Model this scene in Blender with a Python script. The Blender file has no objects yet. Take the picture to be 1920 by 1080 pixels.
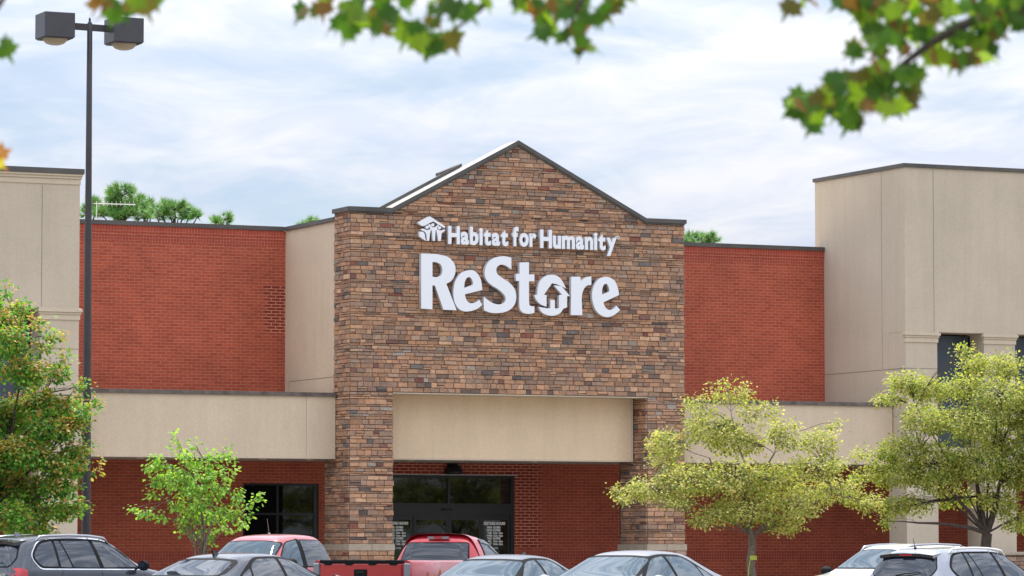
import bpy, bmesh, math, random
from mathutils import Vector, Matrix
from mathutils.bvhtree import BVHTree
R = math.radians
sc = bpy.context.scene
col = sc.collection

# ------------------------------------------------------------------ camera
YAW = R(25.0); FPX = 7200.0; HOR = 1028.0
PITCH = math.atan((HOR - 540.0) / FPX)
CAM = Vector((-46.223, -111.155, 1.5))
FW = Vector((math.sin(YAW)*math.cos(PITCH), math.cos(YAW)*math.cos(PITCH), math.sin(PITCH)))
RT = Vector((math.cos(YAW), -math.sin(YAW), 0.0))
FH = Vector((math.sin(YAW), math.cos(YAW), 0.0))
UPV = RT.cross(FW)
cd = bpy.data.cameras.new('camera'); cam = bpy.data.objects.new('camera', cd); col.objects.link(cam)
cam.location = CAM; cam.rotation_euler = (math.pi/2 + PITCH, 0, -YAW)
cd.sensor_width = 36.0; cd.lens = FPX/1920.0*36.0; cd.clip_start = 0.3; cd.clip_end = 9000
cd.dof.use_dof = True; cd.dof.focus_distance = 112.0; cd.dof.aperture_fstop = 8.0
sc.camera = cam

# ------------------------------------------------------------------ sky and sun
SUN_DIR = Vector((0.10, 0.30, 0.95)).normalized()
sun_el = math.asin(SUN_DIR.z); sun_az = math.atan2(SUN_DIR.x, SUN_DIR.y)
w = bpy.data.worlds.new('World'); sc.world = w; w.use_nodes = True
nt = w.node_tree; nt.nodes.clear()
def N(t, **k):
    n = nt.nodes.new(t)
    for a, v in k.items(): setattr(n, a, v)
    return n
wo = N('ShaderNodeOutputWorld'); bgn = N('ShaderNodeBackground'); bgn.inputs[1].default_value = 0.1
sky = N('ShaderNodeTexSky', sky_type='NISHITA'); sky.sun_disc = False
sky.sun_elevation = sun_el; sky.sun_rotation = sun_az; sky.air_density = 1.0; sky.dust_density = 0.6; sky.ozone_density = 2.0
tc = N('ShaderNodeTexCoord'); mp = N('ShaderNodeMapping')
mp.inputs['Scale'].default_value = (1.0, 1.0, 3.6); mp.inputs['Rotation'].default_value = (0.05, -0.03, 0.0)
nt.links.new(tc.outputs['Generated'], mp.inputs['Vector'])
n1 = N('ShaderNodeTexNoise'); n1.inputs['Scale'].default_value = 14.0; n1.inputs['Detail'].default_value = 9; n1.inputs['Roughness'].default_value = 0.52; n1.inputs['Distortion'].default_value = 0.5
n2 = N('ShaderNodeTexNoise'); n2.inputs['Scale'].default_value = 4.0; n2.inputs['Detail'].default_value = 6
nt.links.new(mp.outputs[0], n1.inputs['Vector']); nt.links.new(mp.outputs[0], n2.inputs['Vector'])
ad = N('ShaderNodeMath', operation='MULTIPLY_ADD'); ad.inputs[1].default_value = 0.55
nt.links.new(n2.outputs[0], ad.inputs[0]); nt.links.new(n1.outputs[0], ad.inputs[2])
mr = N('ShaderNodeMapRange', interpolation_type='SMOOTHSTEP'); mr.inputs[1].default_value = 0.54; mr.inputs[2].default_value = 0.84
mr.inputs[3].default_value = 0.34; mr.inputs[4].default_value = 1.0
el = N('ShaderNodeMath', operation='MULTIPLY_ADD'); el.inputs[1].default_value = -0.22; nt.links.new(ad.outputs[0], el.inputs[2])
CLD = el
# real overcast veil: brighter overhead than at the horizon
sep = N('ShaderNodeSeparateXYZ'); nt.links.new(tc.outputs['Generated'], sep.inputs[0])
mz = N('ShaderNodeMath', operation='MAXIMUM'); mz.inputs[1].default_value = 0.0; nt.links.new(sep.outputs[2], mz.inputs[0])
nt.links.new(mz.outputs[0], CLD.inputs[0]); nt.links.new(CLD.outputs[0], mr.inputs[0])
br = N('ShaderNodeMath', operation='MULTIPLY_ADD'); br.inputs[1].default_value = 3.1; br.inputs[2].default_value = 0.60
nt.links.new(mz.outputs[0], br.inputs[0])
ccol = N('ShaderNodeMixRGB'); ccol.inputs[1].default_value = (6.7, 7.25, 8.5, 1); ccol.inputs[2].default_value = (8.25, 8.35, 8.8, 1)
n3 = N('ShaderNodeTexNoise'); n3.inputs['Scale'].default_value = 20.0; n3.inputs['Detail'].default_value = 5
nt.links.new(mp.outputs[0], n3.inputs['Vector']); n3.inputs['Roughness'].default_value = 0.6; n3.inputs['Distortion'].default_value = 0.8
m3 = N('ShaderNodeMapRange'); m3.inputs[1].default_value = 0.4; m3.inputs[2].default_value = 0.62; nt.links.new(n3.outputs[0], m3.inputs[0])
nt.links.new(m3.outputs[0], ccol.inputs[0])
cm = N('ShaderNodeVectorMath', operation='SCALE'); nt.links.new(ccol.outputs[0], cm.inputs[0]); nt.links.new(br.outputs[0], cm.inputs['Scale'])
skc = N('ShaderNodeMixRGB', blend_type='MIX'); skc.inputs[0].default_value = 0.45
skc.inputs[2].default_value = (2.5, 4.1, 6.5, 1)
nt.links.new(sky.outputs[0], skc.inputs[1])
mix = N('ShaderNodeMixRGB'); nt.links.new(mr.outputs[0], mix.inputs[0]); nt.links.new(skc.outputs[0], mix.inputs[1]); nt.links.new(cm.outputs[0], mix.inputs[2])
nt.links.new(mix.outputs[0], bgn.inputs[0]); nt.links.new(bgn.outputs[0], wo.inputs[0])
sd = bpy.data.lights.new('sun', 'SUN'); sd.energy = 4.6; sd.angle = R(1.5); sd.color = (1.0, 0.95, 0.87)
so = bpy.data.objects.new('sun', sd); col.objects.link(so)
so.rotation_euler = (-SUN_DIR).to_track_quat('-Z', 'Y').to_euler()
sc.view_settings.view_transform = 'Standard'; sc.view_settings.look = 'None'
sc.view_settings.exposure = 0.36; sc.view_settings.gamma = 1.0; sc.view_settings.use_curve_mapping = False

# ------------------------------------------------------------------ layout helpers (photo point -> place in the world)
def ray(px, py): return RT*(px-960.0) + UPV*(540.0-py) + FW*FPX
def on_y(px, py, Y):
    d = ray(px, py); return CAM + d*((Y-CAM.y)/d.y)
def at(px, py, D):
    d = ray(px, py); return CAM + d*(D/d.dot(FH))
def ground_z(x, y):
    r = (Vector((x, y, 0)) - CAM).dot(RT); d = (Vector((x, y, 0)) - CAM).dot(FH)
    t = min(1, max(0, (r+3)/9.0)); q = min(1, max(0, (106-d)/14.0))
    return -0.10*t*t*(3-2*t)*q

# ------------------------------------------------------------------ materials
def mat(name, base=(.5,.5,.5), rough=.6, metal=0.0, ior=1.45, coat=0.0):
    m = bpy.data.materials.new(name); m.use_nodes = True
    b = m.node_tree.nodes['Principled BSDF']
    b.inputs['Base Color'].default_value = (*base, 1); b.inputs['Roughness'].default_value = rough
    b.inputs['Metallic'].default_value = metal; b.inputs['IOR'].default_value = ior
    b.inputs['Coat Weight'].default_value = coat; b.inputs['Coat Roughness'].default_value = 0.03
    return m
class NB:
    def __init__(s, m): s.t = m.node_tree; s.b = s.t.nodes['Principled BSDF']
    def n(s, ty, **k):
        x = s.t.nodes.new(ty)
        for a, v in k.items():
            if a.startswith('i_'): x.inputs[a[2:].replace('_', ' ')].default_value = v
            else: setattr(x, a, v)
        return x
    def l(s, a, b): s.t.links.new(a, b)
    def noise(s, vec, scale, detail=4, rough=.5):
        x = s.n('ShaderNodeTexNoise'); x.inputs['Scale'].default_value = scale; x.inputs['Detail'].default_value = detail; x.inputs['Roughness'].default_value = rough
        s.l(vec, x.inputs['Vector']); return x.outputs[0]
    def ramp(s, fac, lo, hi, a, b):
        x = s.n('ShaderNodeMapRange'); x.inputs[1].default_value = lo; x.inputs[2].default_value = hi; x.inputs[3].default_value = a; x.inputs[4].default_value = b
        s.l(fac, x.inputs[0]); return x.outputs[0]
    def mul(s, colr, fac):
        x = s.n('ShaderNodeVectorMath', operation='SCALE'); s.l(colr, x.inputs[0]); s.l(fac, x.inputs['Scale']); return x.outputs[0]
    def bump(s, h, strength, dist):
        x = s.n('ShaderNodeBump'); x.inputs['Strength'].default_value = strength; x.inputs['Distance'].default_value = dist
        s.l(h, x.inputs['Height']); s.l(x.outputs[0], s.b.inputs['Normal']); return x
def pos(nb): return nb.n('ShaderNodeNewGeometry').outputs['Position']
def uv_wall(nb):
    g = nb.n('ShaderNodeNewGeometry'); sp = nb.n('ShaderNodeSeparateXYZ'); nb.l(g.outputs['Position'], sp.inputs[0])
    sn = nb.n('ShaderNodeSeparateXYZ'); nb.l(g.outputs['True Normal'], sn.inputs[0])
    ab = nb.n('ShaderNodeMath', operation='ABSOLUTE'); nb.l(sn.outputs[0], ab.inputs[0])
    gt = nb.n('ShaderNodeMath', operation='GREATER_THAN'); nb.l(ab.outputs[0], gt.inputs[0]); gt.inputs[1].default_value = .5
    mx = nb.n('ShaderNodeMix'); nb.l(gt.outputs[0], mx.inputs[0]); nb.l(sp.outputs[0], mx.inputs[2]); nb.l(sp.outputs[1], mx.inputs[3])
    cb = nb.n('ShaderNodeCombineXYZ'); nb.l(mx.outputs[0], cb.inputs[0]); nb.l(sp.outputs[2], cb.inputs[1])
    return cb.outputs[0], sp
def brick_mat(name, bw, rh, c1, c2, mortar, msize=.009, off=.5, patches=()):
    m = mat(name, rough=.85); nb = NB(m); v, sp = uv_wall(nb)
    t = nb.n('ShaderNodeTexBrick', offset=off); nb.l(v, t.inputs['Vector'])
    t.inputs['Scale'].default_value = 1.0; t.inputs['Brick Width'].default_value = bw; t.inputs['Row Height'].default_value = rh
    t.inputs['Mortar Size'].default_value = msize; t.inputs['Mortar Smooth'].default_value = .3; t.inputs['Bias'].default_value = -.1
    t.inputs['Color1'].default_value = (*c1, 1); t.inputs['Color2'].default_value = (*c2, 1); t.inputs['Mortar'].default_value = (*mortar, 1)
    c = t.outputs['Color']; p = pos(nb)
    for (x0, x1, z0, z1) in patches:      # zones where paler mortar and deeper brick show
        t2 = nb.n('ShaderNodeTexBrick', offset=off); nb.l(v, t2.inputs['Vector'])
        t2.inputs['Scale'].default_value = 1.0; t2.inputs['Brick Width'].default_value = bw; t2.inputs['Row Height'].default_value = rh
        t2.inputs['Mortar Size'].default_value = msize*1.35; t2.inputs['Mortar Smooth'].default_value = .2
        t2.inputs['Color1'].default_value = (c1[0]*.62, c1[1]*.5, c1[2]*.5, 1); t2.inputs['Color2'].default_value = (c2[0]*.62, c2[1]*.5, c2[2]*.5, 1)
        t2.inputs['Mortar'].default_value = (min(1, mortar[0]*1.5), mortar[1]*1.6, mortar[2]*1.6, 1)
        # toothed edge: shift by the row parity
        row = nb.n('ShaderNodeMath', operation='DIVIDE'); nb.l(sp.outputs[2], row.inputs[0]); row.inputs[1].default_value = rh*2
        fr = nb.n('ShaderNodeMath', operation='FRACT'); nb.l(row.outputs[0], fr.inputs[0])
        gt = nb.n('ShaderNodeMath', operation='GREATER_THAN'); nb.l(fr.outputs[0], gt.inputs[0]); gt.inputs[1].default_value = .5
        sh = nb.n('ShaderNodeMath', operation='MULTIPLY_ADD'); nb.l(gt.outputs[0], sh.inputs[0]); sh.inputs[1].default_value = -bw/2; nb.l(sp.outputs[0], sh.inputs[2])
        fac = None
        for (o, th, src) in (('GREATER_THAN', x0, sh.outputs[0]), ('LESS_THAN', x1, sh.outputs[0]), ('GREATER_THAN', z0, sp.outputs[2]), ('LESS_THAN', z1, sp.outputs[2])):
            q = nb.n('ShaderNodeMath', operation=o); nb.l(src, q.inputs[0]); q.inputs[1].default_value = th
            if fac is None: fac = q.outputs[0]
            else:
                k = nb.n('ShaderNodeMath', operation='MULTIPLY'); nb.l(fac, k.inputs[0]); nb.l(q.outputs[0], k.inputs[1]); fac = k.outputs[0]
        mx = nb.n('ShaderNodeMixRGB'); nb.l(fac, mx.inputs[0]); nb.l(c, mx.inputs[1]); nb.l(t2.outputs['Color'], mx.inputs[2]); c = mx.outputs[0]
    a = nb.ramp(nb.noise(p, .45, 5, .65), .3, .7, .80, 1.20); b = nb.ramp(nb.noise(p, 24, 3), .3, .7, .82, 1.16)
    c = nb.mul(nb.mul(c, a), b); nb.l(c, nb.b.inputs['Base Color'])
    inv = nb.n('ShaderNodeMath', operation='SUBTRACT'); inv.inputs[0].default_value = 1; nb.l(t.outputs['Fac'], inv.inputs[1])
    nb.bump(inv.outputs[0], .6, .008); return m
def stucco(name, c):
    m = mat(name, c, .9); nb = NB(m); p = pos(nb)
    rgb = nb.n('ShaderNodeRGB'); rgb.outputs[0].default_value = (*c, 1)
    a = nb.ramp(nb.noise(p, .35, 5, .6), .3, .7, .93, 1.06); b = nb.ramp(nb.noise(p, 14, 3, .7), .3, .7, .95, 1.05)
    g = nb.noise(p, 60, 2, .6); g2 = nb.ramp(g, .35, .65, .90, 1.09)
    mpn = nb.n('ShaderNodeMapping'); mpn.inputs['Scale'].default_value = (2.2, 2.2, .14); nb.l(p, mpn.inputs[0])
    st = nb.ramp(nb.noise(mpn.outputs[0], 1.6, 5, .65), .32, .62, .955, 1.015)
    v = nb.n('ShaderNodeTexVoronoi'); v.inputs['Scale'].default_value = 2.3; nb.l(p, v.inputs['Vector'])
    sp_ = nb.ramp(v.outputs['Distance'], .025, .05, .72, 1.0)
    nb.l(nb.mul(nb.mul(nb.mul(nb.mul(nb.mul(rgb.outputs[0], a), b), g2), st), sp_), nb.b.inputs['Base Color'])
    nb.bump(g, .5, .006); return m
def attr_mat(name, rough, nscale, bumpd, lo=.75, hi=1.2):
    m = mat(name, rough=rough); nb = NB(m); p = pos(nb)
    at_ = nb.n('ShaderNodeAttribute', attribute_name='Col')
    n_ = nb.noise(p, nscale, 5, .65); n2_ = nb.noise(p, nscale*.28, 3, .6)
    nb.l(nb.mul(nb.mul(at_.outputs[0], nb.ramp(n_, .3, .7, lo, hi)), nb.ramp(n2_, .3, .7, .85, 1.12)), nb.b.inputs['Base Color'])
    nb.bump(n_, .8, bumpd); return m
def leaf_mat(name, trans=.45, rough=.6):
    m = mat(name, rough=rough); nb = NB(m); at_ = nb.n('ShaderNodeAttribute', attribute_name='Col')
    nb.l(at_.outputs[0], nb.b.inputs['Base Color'])
    tr = nb.n('ShaderNodeBsdfTranslucent'); sc_ = nb.n('ShaderNodeVectorMath', operation='MULTIPLY'); nb.l(at_.outputs[0], sc_.inputs[0]); sc_.inputs[1].default_value = (1.25, 1.35, .6)
    nb.l(sc_.outputs[0], tr.inputs[0])
    mx = nb.n('ShaderNodeMixShader'); mx.inputs[0].default_value = trans
    out = [x for x in m.node_tree.nodes if x.type == 'OUTPUT_MATERIAL'][0]
    nb.l(nb.b.outputs[0], mx.inputs[1]); nb.l(tr.outputs[0], mx.inputs[2]); nb.l(mx.outputs[0], out.inputs[0]); return m
def noisy(name, c, rough, scale, lo, hi, bumpd=0, metal=0):
    m = mat(name, c, rough, metal); nb = NB(m); p = pos(nb); rgb = nb.n('ShaderNodeRGB'); rgb.outputs[0].default_value = (*c, 1)
    n_ = nb.noise(p, scale, 5, .6); nb.l(nb.mul(rgb.outputs[0], nb.ramp(n_, .3, .7, lo, hi)), nb.b.inputs['Base Color'])
    if bumpd: nb.bump(n_, .6, bumpd)
    return m
def paint(name, c, metal=0.0, rough=.3, coat=1.0):
    m = mat(name, c, rough, metal, 1.5, coat); nb = NB(m); p = pos(nb)
    rgb = nb.n('ShaderNodeRGB'); rgb.outputs[0].default_value = (*c, 1)
    f_ = nb.noise(p, 500, 1); d_ = nb.noise(p, 1.7, 3)
    nb.l(nb.mul(nb.mul(rgb.outputs[0], nb.ramp(f_, .35, .65, .93, 1.07)), nb.ramp(d_, .3, .7, .93, 1.05)), nb.b.inputs['Base Color'])
    nb.b.inputs['Coat Roughness'].default_value = .04
    return m
M = {}
M['brick'] = brick_mat('red_brick', .305, .1016, (.44, .088, .042), (.34, .064, .032), (.52, .20, .135), .0085,
                       patches=[(-.75, 3, 7.9+.6, 10.05), (2.0, 9.15, 1.55, 5)])
M['soldier'] = brick_mat('soldier_brick', .1016, .205, (.40, .064, .034), (.33, .052, .028), (.48, .17, .11), .008, 0.0)
M['square'] = brick_mat('header_brick', .1016, .1016, (.38, .062, .034), (.31, .050, .028), (.48, .17, .11), .008, 0.0)
M['stucco'] = stucco('beige_stucco', (.62, .49, .355)); M['stucco2'] = stucco('pale_stucco', (.55, .455, .345))
M['stucco3'] = stucco('tan_stucco', (.72, .545, .365)); M['trim'] = stucco('moulding_stucco', (.60, .49, .365))
M['joint'] = mat('joint', (.20, .175, .15), .9)
M['coping'] = noisy('bronze_coping', (.085, .075, .068), .5, 1.2, .8, 1.25)
M['coping_old'] = noisy('weathered_coping', (.12, .095, .08), .65, 3.0, .55, 1.5)
M['copingtop'] = noisy('pale_membrane', (.36, .34, .31), .7, 2, .9, 1.08)
M['flash'] = noisy('flashing', (.52, .53, .56), .45, 4, .6, 1.25)
M['stone'] = attr_mat('ledge_stone', .85, 22, .01, .72, 1.25)
M['mortar'] = noisy('stone_backing', (.060, .048, .040), .95, 30, .7, 1.3)
M['base'] = noisy('cast_stone', (.42, .335, .25), .85, 6, .86, 1.12, .004)
M['dark'] = noisy('dark_bronze_frame', (.012, .012, .014), .38, 5, .8, 1.2)
M['winpanel'] = noisy('slate_blue_glass', (.055, .07, .095), .25, .8, .9, 1.1)
M['glass'] = mat('storefront_glass', (.006, .007, .006), .02, 0, 1.6)
M['white'] = mat('sign_white', (.84, .84, .88), .35); M['signside'] = mat('sign_return', (.62, .62, .65), .4)
M['print'] = mat('white_vinyl', (.85, .85, .78), .6)
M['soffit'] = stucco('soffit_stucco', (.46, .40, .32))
M['pole'] = noisy('bronze_pole', (.042, .037, .040), .42, 3, .85, 1.15)
M['lamp'] = noisy('lamp_housing', (.060, .055, .064), .42, 3, .9, 1.1); M['lens'] = mat('lamp_lens', (.33, .27, .18), .25)
M['asphalt'] = noisy('asphalt', (.20, .185, .165), .9, 3, .75, 1.25, .006); M['concrete'] = noisy('concrete', (.40, .385, .35), .85, 1.5, .85, 1.12, .003)
M['grass'] = noisy('grass', (.06, .10, .025), .95, 2, .6, 1.4, .03); M['mulch'] = noisy('mulch', (.07, .04, .025), .95, 9, .6, 1.4, .02)
M['stripe'] = noisy('line_paint', (.7, .7, .68), .7, 5, .8, 1.05)
M['bark'] = noisy('bark', (.16, .125, .095), .9, 14, .55, 1.45, .015); M['barkdark'] = noisy('dark_bark', (.07, .052, .042), .9, 14, .6, 1.4, .015)
M['leaf'] = leaf_mat('leaf'); M['pine'] = leaf_mat('pine_needle', .25, .5)
M['rubber'] = mat('rubber', (.012, .012, .012), .75); M['black'] = mat('black_trim', (.008, .008, .009), .75, 0, 1.25); M['blackgloss'] = mat('gloss_black', (.01, .01, .012), .06, 0, 1.5)
M['chrome'] = mat('chrome', (.75, .75, .77), .12, 1.0); M['rim'] = mat('alloy', (.42, .42, .44), .3, 1.0)
M['autoglass'] = mat('tinted_auto_glass', (.012, .018, .028), .015, 0, 1.75); M['autoglass_light'] = mat('clear_auto_glass', (.030, .058, .080), .015, 0, 1.62)
M['red_lens'] = mat('red_lens', (.45, .01, .015), .12, 0, 1.5, .6); M['clear_lens'] = mat('clear_lens', (.20, .21, .23), .1, 0, 1.5, .6)
M['strap'] = mat('yellow_strap', (.45, .46, .06), .7); M['aerial'] = mat('white_metal', (.55, .55, .55), .4)

# ------------------------------------------------------------------ object helpers
def tag(o, label=None, cat=None, group=None, kind=None):
    if label: o['label'] = label
    if cat: o['category'] = cat
    if group: o['group'] = group
    if kind: o['kind'] = kind
    return o
def thing(name, loc=(0,0,0), rz=0.0, label=None, cat=None, group=None):
    o = bpy.data.objects.new(name, None); col.objects.link(o); o.location = loc; o.rotation_euler = (0,0,rz)
    o.empty_display_size = .2
    return tag(o, label, cat, group)
class MB:
    def __init__(s): s.v = []; s.f = []; s.m = []; s.c = []; s.mats = []
    def mi(s, m):
        if m not in s.mats: s.mats.append(m)
        return s.mats.index(m)
    def poly(s, pts, m=None, c=None):
        n = len(s.v); s.v += [tuple(p) for p in pts]; s.f.append(tuple(range(n, n+len(pts)))); s.m.append(s.mi(m)); s.c.append(c)
    def box(s, x0, x1, y0, y1, z0, z1, m=None, c=None):
        n = len(s.v); s.v += [(x0,y0,z0),(x1,y0,z0),(x1,y1,z0),(x0,y1,z0),(x0,y0,z1),(x1,y0,z1),(x1,y1,z1),(x0,y1,z1)]
        for q in ((0,3,2,1),(4,5,6,7),(0,1,5,4),(1,2,6,5),(2,3,7,6),(3,0,4,7)):
            s.f.append(tuple(n+i for i in q)); s.m.append(s.mi(m)); s.c.append(c)
    def prism(s, pts, y0, y1, m=None, side=None):      # polygon in (x, z), extruded from y0 to y1
        n = len(s.v); k = len(pts); s.v += [(p[0], y0, p[1]) for p in pts] + [(p[0], y1, p[1]) for p in pts]
        a = sum(pts[i][0]*pts[(i+1)%k][1]-pts[(i+1)%k][0]*pts[i][1] for i in range(k))
        fr = list(range(k)) if a > 0 else list(range(k))[::-1]
        s.f.append(tuple(n+i for i in fr)); s.m.append(s.mi(m)); s.c.append(None)
        s.f.append(tuple(n+k+i for i in fr[::-1])); s.m.append(s.mi(m)); s.c.append(None)
        for j in range(k):
            i, i2 = fr[j], fr[(j+1)%k]
            s.f.append((n+i2, n+i, n+k+i, n+k+i2)); s.m.append(s.mi(side or m)); s.c.append(None)
    def tube(s, pts, rad, seg=6, m=None, c=None, cap=True):
        rings = []; pts = [Vector(p) for p in pts]
        for i, p in enumerate(pts):
            d = (pts[min(i+1, len(pts)-1)] - pts[max(i-1, 0)]).normalized()
            a = d.orthogonal().normalized() if i == 0 else (pa - d*pa.dot(d)).normalized()
            pa = a; b = d.cross(a); r = rad[i] if isinstance(rad, (list, tuple)) else rad
            n = len(s.v); rings.append(n)
            for k in range(seg):
                t = 2*math.pi*k/seg; s.v.append(tuple(p + a*(r*math.cos(t)) + b*(r*math.sin(t))))
        for i in range(len(rings)-1):
            for k in range(seg):
                k2 = (k+1) % seg; s.f.append((rings[i]+k, rings[i]+k2, rings[i+1]+k2, rings[i+1]+k)); s.m.append(s.mi(m)); s.c.append(c)
        if cap:
            s.f.append(tuple(rings[0]+k for k in range(seg))[::-1]); s.m.append(s.mi(m)); s.c.append(c)
            s.f.append(tuple(rings[-1]+k for k in range(seg))); s.m.append(s.mi(m)); s.c.append(c)
    def lathe(s, prof, seg, m=None, ax='z', o=(0,0,0)):
        rings = []
        for (r, h) in prof:
            rings.append(len(s.v))
            for k in range(seg):
                t = 2*math.pi*k/seg; a, b = r*math.cos(t), r*math.sin(t)
                p = (a, b, h) if ax == 'z' else (a, h, b)
                s.v.append((p[0]+o[0], p[1]+o[1], p[2]+o[2]))
        for i in range(len(prof)-1):
            for k in range(seg):
                k2 = (k+1) % seg; q = (rings[i]+k, rings[i]+k2, rings[i+1]+k2, rings[i+1]+k)
                s.f.append(q if ax == 'z' else q[::-1]); s.m.append(s.mi(m)); s.c.append(None)
    def build(s, name, m=None, parent=None, smooth=False, label=None):
        me = bpy.data.meshes.new(name); me.from_pydata(s.v, [], s.f)
        mats = [(x or m) for x in s.mats] or [m]
        for x in mats: me.materials.append(x)
        me.polygons.foreach_set('material_index', s.m)
        if smooth: me.polygons.foreach_set('use_smooth', [True]*len(s.f))
        if any(c is not None for c in s.c):
            ca = me.color_attributes.new('Col', 'FLOAT_COLOR', 'CORNER'); buf = []
            for f, c in zip(s.f, s.c): buf += list((*(c or (1,1,1)), 1.0))*len(f)
            ca.data.foreach_set('color', buf)
        me.update()
        o = bpy.data.objects.new(name, me); col.objects.link(o)
        if parent: o.parent = parent
        if label: o['label'] = label
        return o
def bx(name, a, m, parent, label=None):
    b = MB(); b.box(*a); return b.build(name, m, parent, label=label)
def bevel(o, wdt=.01, seg=2):
    md = o.modifiers.new('bevel', 'BEVEL'); md.width = wdt; md.segments = seg; md.limit_method = 'ANGLE'; return o
def clip_poly(sub, a, b, c):      # keep a*x + b*z <= c
    out = []
    for i in range(len(sub)):
        p, q = sub[i], sub[(i+1) % len(sub)]
        dp, dq = a*p[0]+b*p[1]-c, a*q[0]+b*q[1]-c
        if dp <= 0: out.append(p)
        if dp*dq < 0:
            t = dp/(dp-dq); out.append((p[0]+t*(q[0]-p[0]), p[1]+t*(q[1]-p[1])))
    return out

# ------------------------------------------------------------------ ground
g = MB()
nx = 40
for i in range(nx):
    for j in range(nx):
        x0, x1 = -70+i*4.0, -66+i*4.0; y0, y1 = -130+j*3.2, -126.8+j*3.2
        g.poly([(x0,y0,ground_z(x0,y0)),(x1,y0,ground_z(x1,y0)),(x1,y1,ground_z(x1,y1)),(x0,y1,ground_z(x0,y1))])
tag(g.build('parking_lot', M['asphalt']), kind='structure')
g = MB(); g.poly([(-4000,-4000,-.16),(4000,-4000,-.16),(4000,4000,-.16),(-4000,4000,-.16)]); tag(g.build('ground', M['grass']), kind='structure')
g = MB(); g.box(-30, 45, -3.2, 5.55, -.1, .15); tag(bevel(g.build('sidewalk', M['concrete']), .02), kind='structure')
g = MB(); g.box(-30, 45, -3.38, -3.205, -.1, .152); tag(g.build('kerb', M['base']), kind='structure')

dirv = Vector((math.sin(YAW+R(35)), math.cos(YAW+R(35)), 0)); sv = Vector((dirv.y, -dirv.x, 0)); g = MB()
for (D_, r0, n_) in ((66, -13, 14), (74, 4, 9)):
    for i in range(n_):
        a = CAM + FH*D_ + RT*(r0+i*3.3) - dirv*2.6
        for k in range(6):
            p, q = a+dirv*(k*.87), a+dirv*((k+1)*.87); Z = lambda v: (v.x, v.y, ground_z(v.x, v.y)+.015)
            g.poly([Z(p-sv*.05), Z(p+sv*.05), Z(q+sv*.05), Z(q-sv*.05)][::-1])
tag(g.build('parking_lines', M['stripe']), kind='structure')
g, g2 = MB(), MB()
for (px_, D_) in ((-25, 76.5), (381, 104), (1412, 98), (1851, 101)):
    p = at(px_, 1028, D_); z = ground_z(p.x, p.y)
    g.lathe([(1.05,z-.1),(1.05,z+.13),(1.03,z+.15),(.92,z+.15),(.90,z+.10)], 28, o=(p.x, p.y, 0)); g2.lathe([(.905,z+.09),(.5,z+.15),(0,z+.17)], 20, o=(p.x, p.y, 0))
tag(g.build('island_kerb', M['concrete']), kind='structure'); tag(g2.build('planting_bed', M['mulch']), kind='structure')

# ------------------------------------------------------------------ the store
BY = 5.576           # plane of the brick wall
store = thing('store_building', (0,0,0), 0, 'wide brick and beige stucco store building with a stone gable entrance', 'building')
store_far = store
rnd = random.Random(7)
pal = [(.31,.205,.15),(.46,.255,.15),(.40,.225,.138),(.35,.20,.130),(.49,.295,.185),(.32,.19,.13),(.29,.18,.128),(.43,.235,.14),(.38,.205,.125),(.26,.165,.12),(.36,.23,.155)]
rare = [(.12,.095,.088),(.15,.125,.115),(.23,.085,.06),(.19,.09,.07),(.33,.27,.22),(.17,.11,.085)]
def stone_col():
    c = rnd.choice(rare) if rnd.random() < .085 else rnd.choice(pal)
    k = rnd.uniform(.84, 1.12)*1.10; return (c[0]*k, c[1]*k*.99, c[2]*k*.97)
def rows(z0, z1):
    z = z0; out = []
    while z < z1-.02:
        h = rnd.choice([.05,.07,.09,.11,.12,.13,.14,.15,.17]); 
        if z+h > z1-.03: h = z1-z
        out.append((z, z+h)); z += h
    return out
ROWS = rows(1.63, 14.6)
def stones(mb, u0, u1, z0, z1, place, clips=()):
    """lay ledge stones over u0..u1, z0..z1; place(u, depth, z) gives the world point"""
    for (a, b) in ROWS:
        if b <= z0+.01 or a >= z1-.01: continue
        a2, b2 = max(a, z0), min(b, z1)
        u = u0
        while u < u1-.001:
            h = b-a; L = rnd.uniform(.16, .46) if h > .1 else rnd.uniform(.22, .6)
            if h > .16: L = rnd.uniform(.18, .42)
            if u1-(u+L) < .12: L = u1-u
            parts = [(a2, b2)]
            if h > .14 and rnd.random() < .12: mid = a2+(b2-a2)*rnd.uniform(.35,.65); parts = [(a2, mid), (mid, b2)]
            for (p, q) in parts:
                gp = .007; dz = rnd.uniform(-.006,.006)
                if q-p < .03: continue
                poly = [(u+gp, p+gp+dz*.5), (u+L-gp, p+gp-dz*.5), (u+L-gp, q-gp-dz), (u+gp, q-gp+dz)]
                for c in clips: poly = clip_poly(poly, *c) if poly else poly
                if len(poly) < 3: continue
                cx = sum(t[0] for t in poly)/len(poly); cz = sum(t[1] for t in poly)/len(poly)
                d = rnd.uniform(.012, .05); tl = rnd.uniform(-.012,.012); c = stone_col()
                bev = .012
                base = [place(t[0], -.015, t[1]) for t in poly]
                mid_ = [place(t[0], d-.010, t[1]) for t in poly]
                top = [place(t[0]+(bev if t[0] < cx else -bev), d+tl*(1 if t[1] > cz else -1), t[1]+(bev if t[1] < cz else -bev)) for t in poly]
                k = len(poly)
                for lo, hi in ((base, mid_), (mid_, top)):
                    for i in range(k):
                        j = (i+1) % k; mb.poly([lo[i], lo[j], hi[j], hi[i]], None, c)
                mb.poly(top, None, c)
            u += L
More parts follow.
